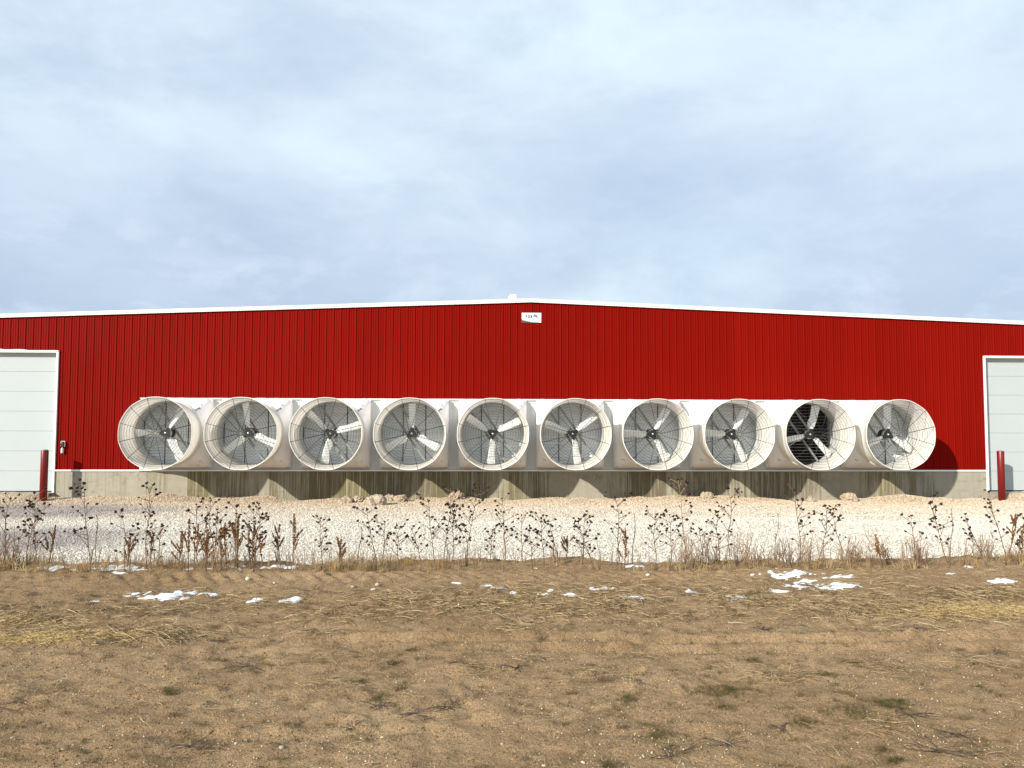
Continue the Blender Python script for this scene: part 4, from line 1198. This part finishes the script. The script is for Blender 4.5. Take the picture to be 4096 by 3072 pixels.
# label each plant by what the camera sees behind it
def behind(x, y):
    k_ = 24.0/(y+24.0); X = x*k_
    if X < -13.9: return 'left of the left bollard'
    if X < -12.2: return 'in front of the left bollard'
    if X < FX[0]-1.2: return 'before the siding left of the first fan'
    i = min(range(10), key=lambda q_: abs(FX[q_]-X))
    if X > 15.6: return 'before the right bollard and door'
    if X > FX[9]+1.2: return 'before the siding right of the last fan'
    nm = ORD[i+1]
    if abs(X-FX[i]) < 0.55: return 'before the hub of the %s fan' % nm
    return 'before the %s side of the %s fan' % ('left' if X < FX[i] else 'right', nm)
plants = [('dried_sunflower', 'dried sunflower', p_, 'dried sunflower stalk') for p_ in SUN] + \
         [('dock_weed', 'weed', p_, 'rusty seed-spike weed') for p_ in SPIKE] + \
         [('bare_weed', 'weed', p_, 'thin bare weed wand') for p_ in WAND] + \
         [('bare_bush', 'bush', p_, 'leafless fanning stem clump') for p_ in BUSH]
GRP = {'dried_sunflower': 'dried sunflowers along the edge of the dirt', 'dock_weed': 'rusty seed-spike weeds along the edge of the dirt', 'bare_weed': 'thin bare weeds along the edge of the dirt', 'bare_bush': 'leafless stem clumps along the edge of the dirt'}
by = {}
for q_ in plants: by.setdefault((q_[0], behind(q_[2][0], q_[2][1])), []).append(q_)
for (nm, zone), lst in by.items():
    lst.sort(key=lambda q_: q_[2][0]/(q_[2][1]+24))
    for i, (nm, cat, (x, y, tx, zt), base) in enumerate(lst):
        lab = '%s %s' % (base, zone)
        if len(lst) == 2: lab += ', ' + ('left', 'right')[i] + ' one of two'
        elif len(lst) > 2: lab += ', %s of %s from left' % (ORD[i+1], NUM[len(lst)])
        zg = gsurf(x, y)
        root = thing(nm, lab, cat, (x, y, zg), 0, GRP[nm])
        h = max(0.3, zt+0.78-zg)
        r_ = random.Random(int(x*1000)+77)
        if nm == 'dried_sunflower': sunflower(root, h, tx-x, r_, abs(x-2.485) < .01)
        elif nm == 'dock_weed': spike_plant(root, h, tx-x, r_)
        elif nm == 'bare_weed': wand_plant(root, h, tx-x, r_)
        else: bare_bush(root, h, tx-x, r_, 21)

# dead branches lying on the dirt
tw = sorted(TWIGS, key=lambda q_: q_[0]/(q_[1]+24))
for i, (x, y, w) in enumerate(tw):
    r_ = random.Random(i+100)
    mb = MB()
    for k in range(9):
        a = r_.uniform(0, 6.28); p_ = Vector((r_.uniform(-.02, .02), r_.uniform(-.02, .02), 0.012))
        pts = [p_.copy()]
        bend = r_.uniform(-0.5, 0.5)
        L_ = w*r_.uniform(0.5, 1.1)
        lift = r_.uniform(0.0, 0.35)
        for s in range(5):
            a += bend*0.5+r_.uniform(-.3, .3)
            p_ = p_+Vector((math.cos(a), math.sin(a)*0.9, lift*(1-s*0.35)))*(L_/5)
            gz = float(dirt_z(x+p_.x, y+p_.y)-dirt_base(x, y))
            p_.z = max(p_.z, gz+0.004)
            pts.append(p_.copy())
            if s in (1, 2, 3) and r_.random() < 0.75:
                e_ = p_+Vector((math.cos(a+r_.choice([-.8, .8])), math.sin(a+r_.choice([-.8, .8])), r_.uniform(0, .5)))*L_*0.25
                mb.tube([p_, e_], [0.0017, 0.0010], 3)
        mb.tube(pts, [0.0024-0.0015*s/5 for s in range(6)], 4)
    o = mb.build('dead_branch', M['twig'], None, loc=(x, y, float(dirt_base(x, y))))
    tag(o, 'dark branch tangle on the dirt, %s from left of %s' % (ORD[i+1], NUM[len(tw)]), 'branch', 'dead branches lying on the dirt')
# pale stones
stn = sorted(STONES, key=lambda q_: q_[0]/(q_[1]+24))
for i, (x, y, r_) in enumerate(stn):
    o = link('stone', stone_mesh(60+i, 2, 0.10), M['pebble'], None, (x, y, float(dirt_z(x, y))+r_*0.25), (0, 0, i))
    o.scale = (r_*2.1, r_*1.7, r_*1.5)
    tag(o, 'small pale stone on the dirt, %s from left of %s' % (ORD[i+1], NUM[len(stn)]), 'stone', 'pale stones lying on the dirt')

# ------------------------------------------------------------------ straw and grass
def straw_mesh(seed, L_=1.0, rad=0.009, bend=0.16):
    r_ = random.Random(seed); mb = MB(); pts = []
    k1, k2 = r_.uniform(-bend, bend), r_.uniform(-bend, bend)
    for i in range(5):
        u = i/4
        pts.append((u*L_-L_/2, k1*math.sin(u*3.1)*L_*0.6 + k2*L_*(u-.5)**2, 0.05*math.sin(u*3.1)*L_))
    mb.tube(pts, [rad, rad, rad*.9, rad*.7, rad*.4], 3, False)
    return mb.mesh('straw')
def blade_grass(seed, nb, spread, lean):
    r_ = random.Random(seed); mb = MB()
    for k in range(nb):
        a = r_.uniform(0, 6.28); q_ = r_.random()
        b0 = Vector((math.cos(a)*spread*q_, math.sin(a)*spread*q_, -0.05))
        L_ = r_.uniform(0.5, 1.0); ln = r_.uniform(0.1, lean); a2 = a+r_.uniform(-.8, .8)
        p1 = b0+Vector((math.cos(a2)*ln*0.35*L_, math.sin(a2)*ln*0.35*L_, L_*0.55))
        p2 = b0+Vector((math.cos(a2)*ln*L_, math.sin(a2)*ln*L_, L_*(1.0-0.45*ln)))
        mb.tube([b0, p1, p2], [0.014, 0.011, 0.004], 3, False)
    return mb.mesh('grass')
def lay(name, x, y, L, mats, label, cat, tilt=0.12, lift=0.012, seeds=(0, 6), rad=0.017):
    n = len(x)
    z = dirt_z(x, y)+lift*g0.random(n)
    rt = np.stack([g0.normal(0, tilt, n), g0.normal(0, tilt, n), g0.random(n)*6.28], -1)
    pr = [(straw_mesh(i, 1.0, rad), mt) for mt in mats for i in range(*seeds)]
    o = scatter(name, np.stack([x, y, z], -1), rt, np.stack([L, L, L], -1), g0.integers(0, len(pr), n), pr)
    return tag(o, label, cat)
# matted straw in the band along the edge, thicker to the right
x, y = cone_pts(60000, -17.75, -15.9, 1.0)
dn_ = vnoise(x*0.9, y*1.5, 61) + 0.8*vnoise(x*2.7, y*3.5, 62) + 0.35*vnoise(x*7, y*8, 63)
bandw = np.exp(-((y+16.95-0.10*x*0.2)/0.55)**2)
side_ = 0.30+0.70*sstep(-2.6, 0.2, x) 
pr_ = bandw*side_*np.clip(0.55+1.5*dn_, 0, 1)
k_ = g0.random(len(x)) < pr_
x, y = x[k_], y[k_]
lay('matted_straw', x, y, 0.05+0.12*g0.random(len(x))**2.5, [M['straw'], M['straw_brown']], 'matted pale straw lying across the dirt along the weedy edge', 'straw', 0.14, 0.02)
# right-hand thatch, from the edge to the rut
x, y = cone_pts(60000, -18.1, -15.2, 1.0)
dn_ = vnoise(x*0.8, y*1.2, 64) + 0.8*vnoise(x*3, y*3.5, 65)
pr_ = sstep(1.9, 4.2, x)*np.clip(0.45+1.5*dn_, 0, 1)*(0.25+0.75*np.exp(-((y+17.0)/0.8)**2))
k_ = g0.random(len(x)) < pr_*0.7
lay('thatch', x[k_], y[k_], 0.045+0.11*g0.random(int(k_.sum()))**2.5, [M['straw'], M['straw_brown'], M['straw']], 'flattened dry thatch over the dirt at the right', 'straw', 0.14, 0.018)
# loose straw clumps and single stems nearer the camera
px, py, pl = [], [], []
for x, y, w in STRAW:
    n = int(60+w*330)
    px += list(x+g0.normal(0, w*0.62, n)); py += list(y+g0.normal(0, w*0.36, n)); pl += list(w*(0.2+0.55*g0.random(n)**1.5))
x, y = cone_pts(1700, -20.8, -15.0, 1.2)
px += list(x); py += list(y); pl += list(0.03+0.09*g0.random(len(x))**2)
lay('loose_straw', np.array(px), np.array(py), np.array(pl), [M['straw'], M['straw_brown']], 'loose broken straw in clumps on the bare dirt', 'straw', 0.16, 0.02, (0, 6), 0.012)
# yellow chaff patches
px, py = [], []
for cx_, cy_, rx_, ry_, n in ((-3.30, -17.95, 0.55, 0.17, 2600), (4.55, -17.35, 0.95, 0.22, 5200), (5.3, -17.6, 0.7, 0.2, 2600), (-3.9, -17.4, 0.5, 0.12, 500)):
    px += list(cx_+g0.normal(0, rx_*0.55, n)); py += list(cy_+g0.normal(0, ry_*0.6, n)+0.0)
px, py = np.array(px), np.array(py)
M['chaff'] = simple('yellow_chaff', (0.45, 0.32, 0.14), 0.7, 0, 0.2, 0.2, 6, 'pos', 0.3)
lay('yellow_chaff', px, py, 0.025+0.035*g0.random(len(px)), [M['chaff']], 'patches of yellow chaff spilled on the dirt', 'chaff', 0.2, 0.012, (0, 5), 0.045)
# upright dry grass along the edge
x, y = cone_pts(3900, -15.35, -14.6, 1.0)
dn_ = 0.42+1.7*vnoise(x*1.3, y*0.7, 66)+0.9*vnoise(x*4, y*2, 67)
k_ = g0.random(len(x)) < np.clip(dn_, 0.08, 1)
x, y = x[k_], y[k_]
z = np.maximum(dirt_z(x, y), gravel_z(x, y))
s = (0.05+0.12*g0.random(len(x))**1.8)*(0.6+0.8*np.clip(dn_[k_], 0, 1))
M['fringe'] = simple('tan_grass', (0.35, 0.23, 0.095), 0.8, 0, 0.2, 0.25, 6, 'pos', 0.35)
pr = [(blade_grass(i, 9, 0.35, 1.0), M['fringe']) for i in range(4)] + [(blade_grass(10+i, 8, 0.3, 1.2), M['straw']) for i in range(3)] + [(blade_grass(20+i, 6, 0.2, 0.7), M['stem']) for i in range(3)]
o = scatter('dry_grass', np.stack([x, y, z], -1), np.stack([g0.normal(0, .12, len(x)), g0.normal(0, .12, len(x)), g0.random(len(x))*6.28], -1), np.stack([s*0.75, s*0.75, s], -1), g0.integers(0, len(pr), len(x)), pr)
tag(o, 'short dry grass and stubble along the weedy edge of the dirt', 'grass')
# short stems between the tall weeds
x, y = cone_pts(480, -15.35, -14.55, 1.0)
z = np.maximum(dirt_z(x, y), gravel_z(x, y)); s = 0.16+0.34*g0.random(len(x))**1.8
pr = [(blade_grass(40+i, 4, 0.06, 0.5), M['stem']) for i in range(3)] + [(blade_grass(50+i, 4, 0.06, 0.5), M['stem_pale']) for i in range(3)]
for me, _ in pr:
    for v in me.vertices: v.co.x *= 0.55; v.co.y *= 0.55
o = scatter('thin_stems', np.stack([x, y, z], -1), np.stack([g0.normal(0, .1, len(x)), g0.normal(0, .1, len(x)), g0.random(len(x))*6.28], -1), np.stack([s, s, s], -1), g0.integers(0, len(pr), len(x)), pr)
tag(o, 'thin bare undergrowth stems between the tall weeds', 'weeds')
# green-grey winter grass tufts
px, py, ps = [], [], []
for x, y, rx_, ry_ in GREEN:
    n = int(25+rx_*ry_*9000)
    px += list(x+g0.normal(0, rx_*0.5, n)); py += list(y+g0.normal(0, ry_*0.5, n)); ps += list(0.016+0.020*g0.random(n))
x, y = cone_pts(900, -20.8, -16.2, 1.1)
for a, b_ in zip(x, y):
    n = int(g0.integers(3, 9)); px += list(a+g0.normal(0, .020, n)); py += list(b_+g0.normal(0, .012, n)); ps += list(0.016+0.026*g0.random(n))
px, py, ps = np.array(px), np.array(py), np.array(ps)
pr = [(blade_grass(70+i, 7, 0.5, 1.3), M['green']) for i in range(4)] + [(blade_grass(80, 7, 0.5, 1.3), M['straw_brown'])]
o = scatter('green_grass', np.stack([px, py, dirt_z(px, py)], -1), np.stack([px*0, px*0, g0.random(len(px))*6.28], -1), np.stack([ps, ps, ps], -1), g0.integers(0, len(pr), len(px)), pr)
tag(o, 'low olive green grass tufts growing in the bare dirt', 'grass')
# small dead clumps of weed and grass standing in the dirt
px, py, ps = [], [], []
x, y = cone_pts(520, -20.8, -15.9, 1.15)
dn_ = vnoise(x*0.7, y*0.9, 81)
for a, b_, q_ in zip(x, y, dn_):
    if g0.random() > 0.55+1.1*q_: continue
    n = int(g0.integers(5, 20)); w_ = 0.015+0.045*g0.random()**2
    px += list(a+g0.normal(0, w_*1.3, n)); py += list(b_+g0.normal(0, w_*0.7, n)); ps += list(0.018+0.034*g0.random(n)**1.5)
px, py, ps = np.array(px), np.array(py), np.array(ps)
pr = [(blade_grass(90+i, 7, 0.6, 1.7), M['straw_brown']) for i in range(4)] + [(blade_grass(95+i, 6, 0.6, 1.7), M['straw']) for i in range(2)] + [(blade_grass(98+i, 6, 0.6, 1.6), M['twig']) for i in range(2)]
o = scatter('dead_grass', np.stack([px, py, dirt_z(px, py)], -1), np.stack([g0.normal(0, .3, len(px)), g0.normal(0, .3, len(px)), g0.random(len(px))*6.28], -1), np.stack([ps*1.3, ps*1.3, ps], -1), g0.integers(0, len(pr), len(px)), pr)
tag(o, 'little dead brown grass clumps dotted over the bare dirt', 'grass')
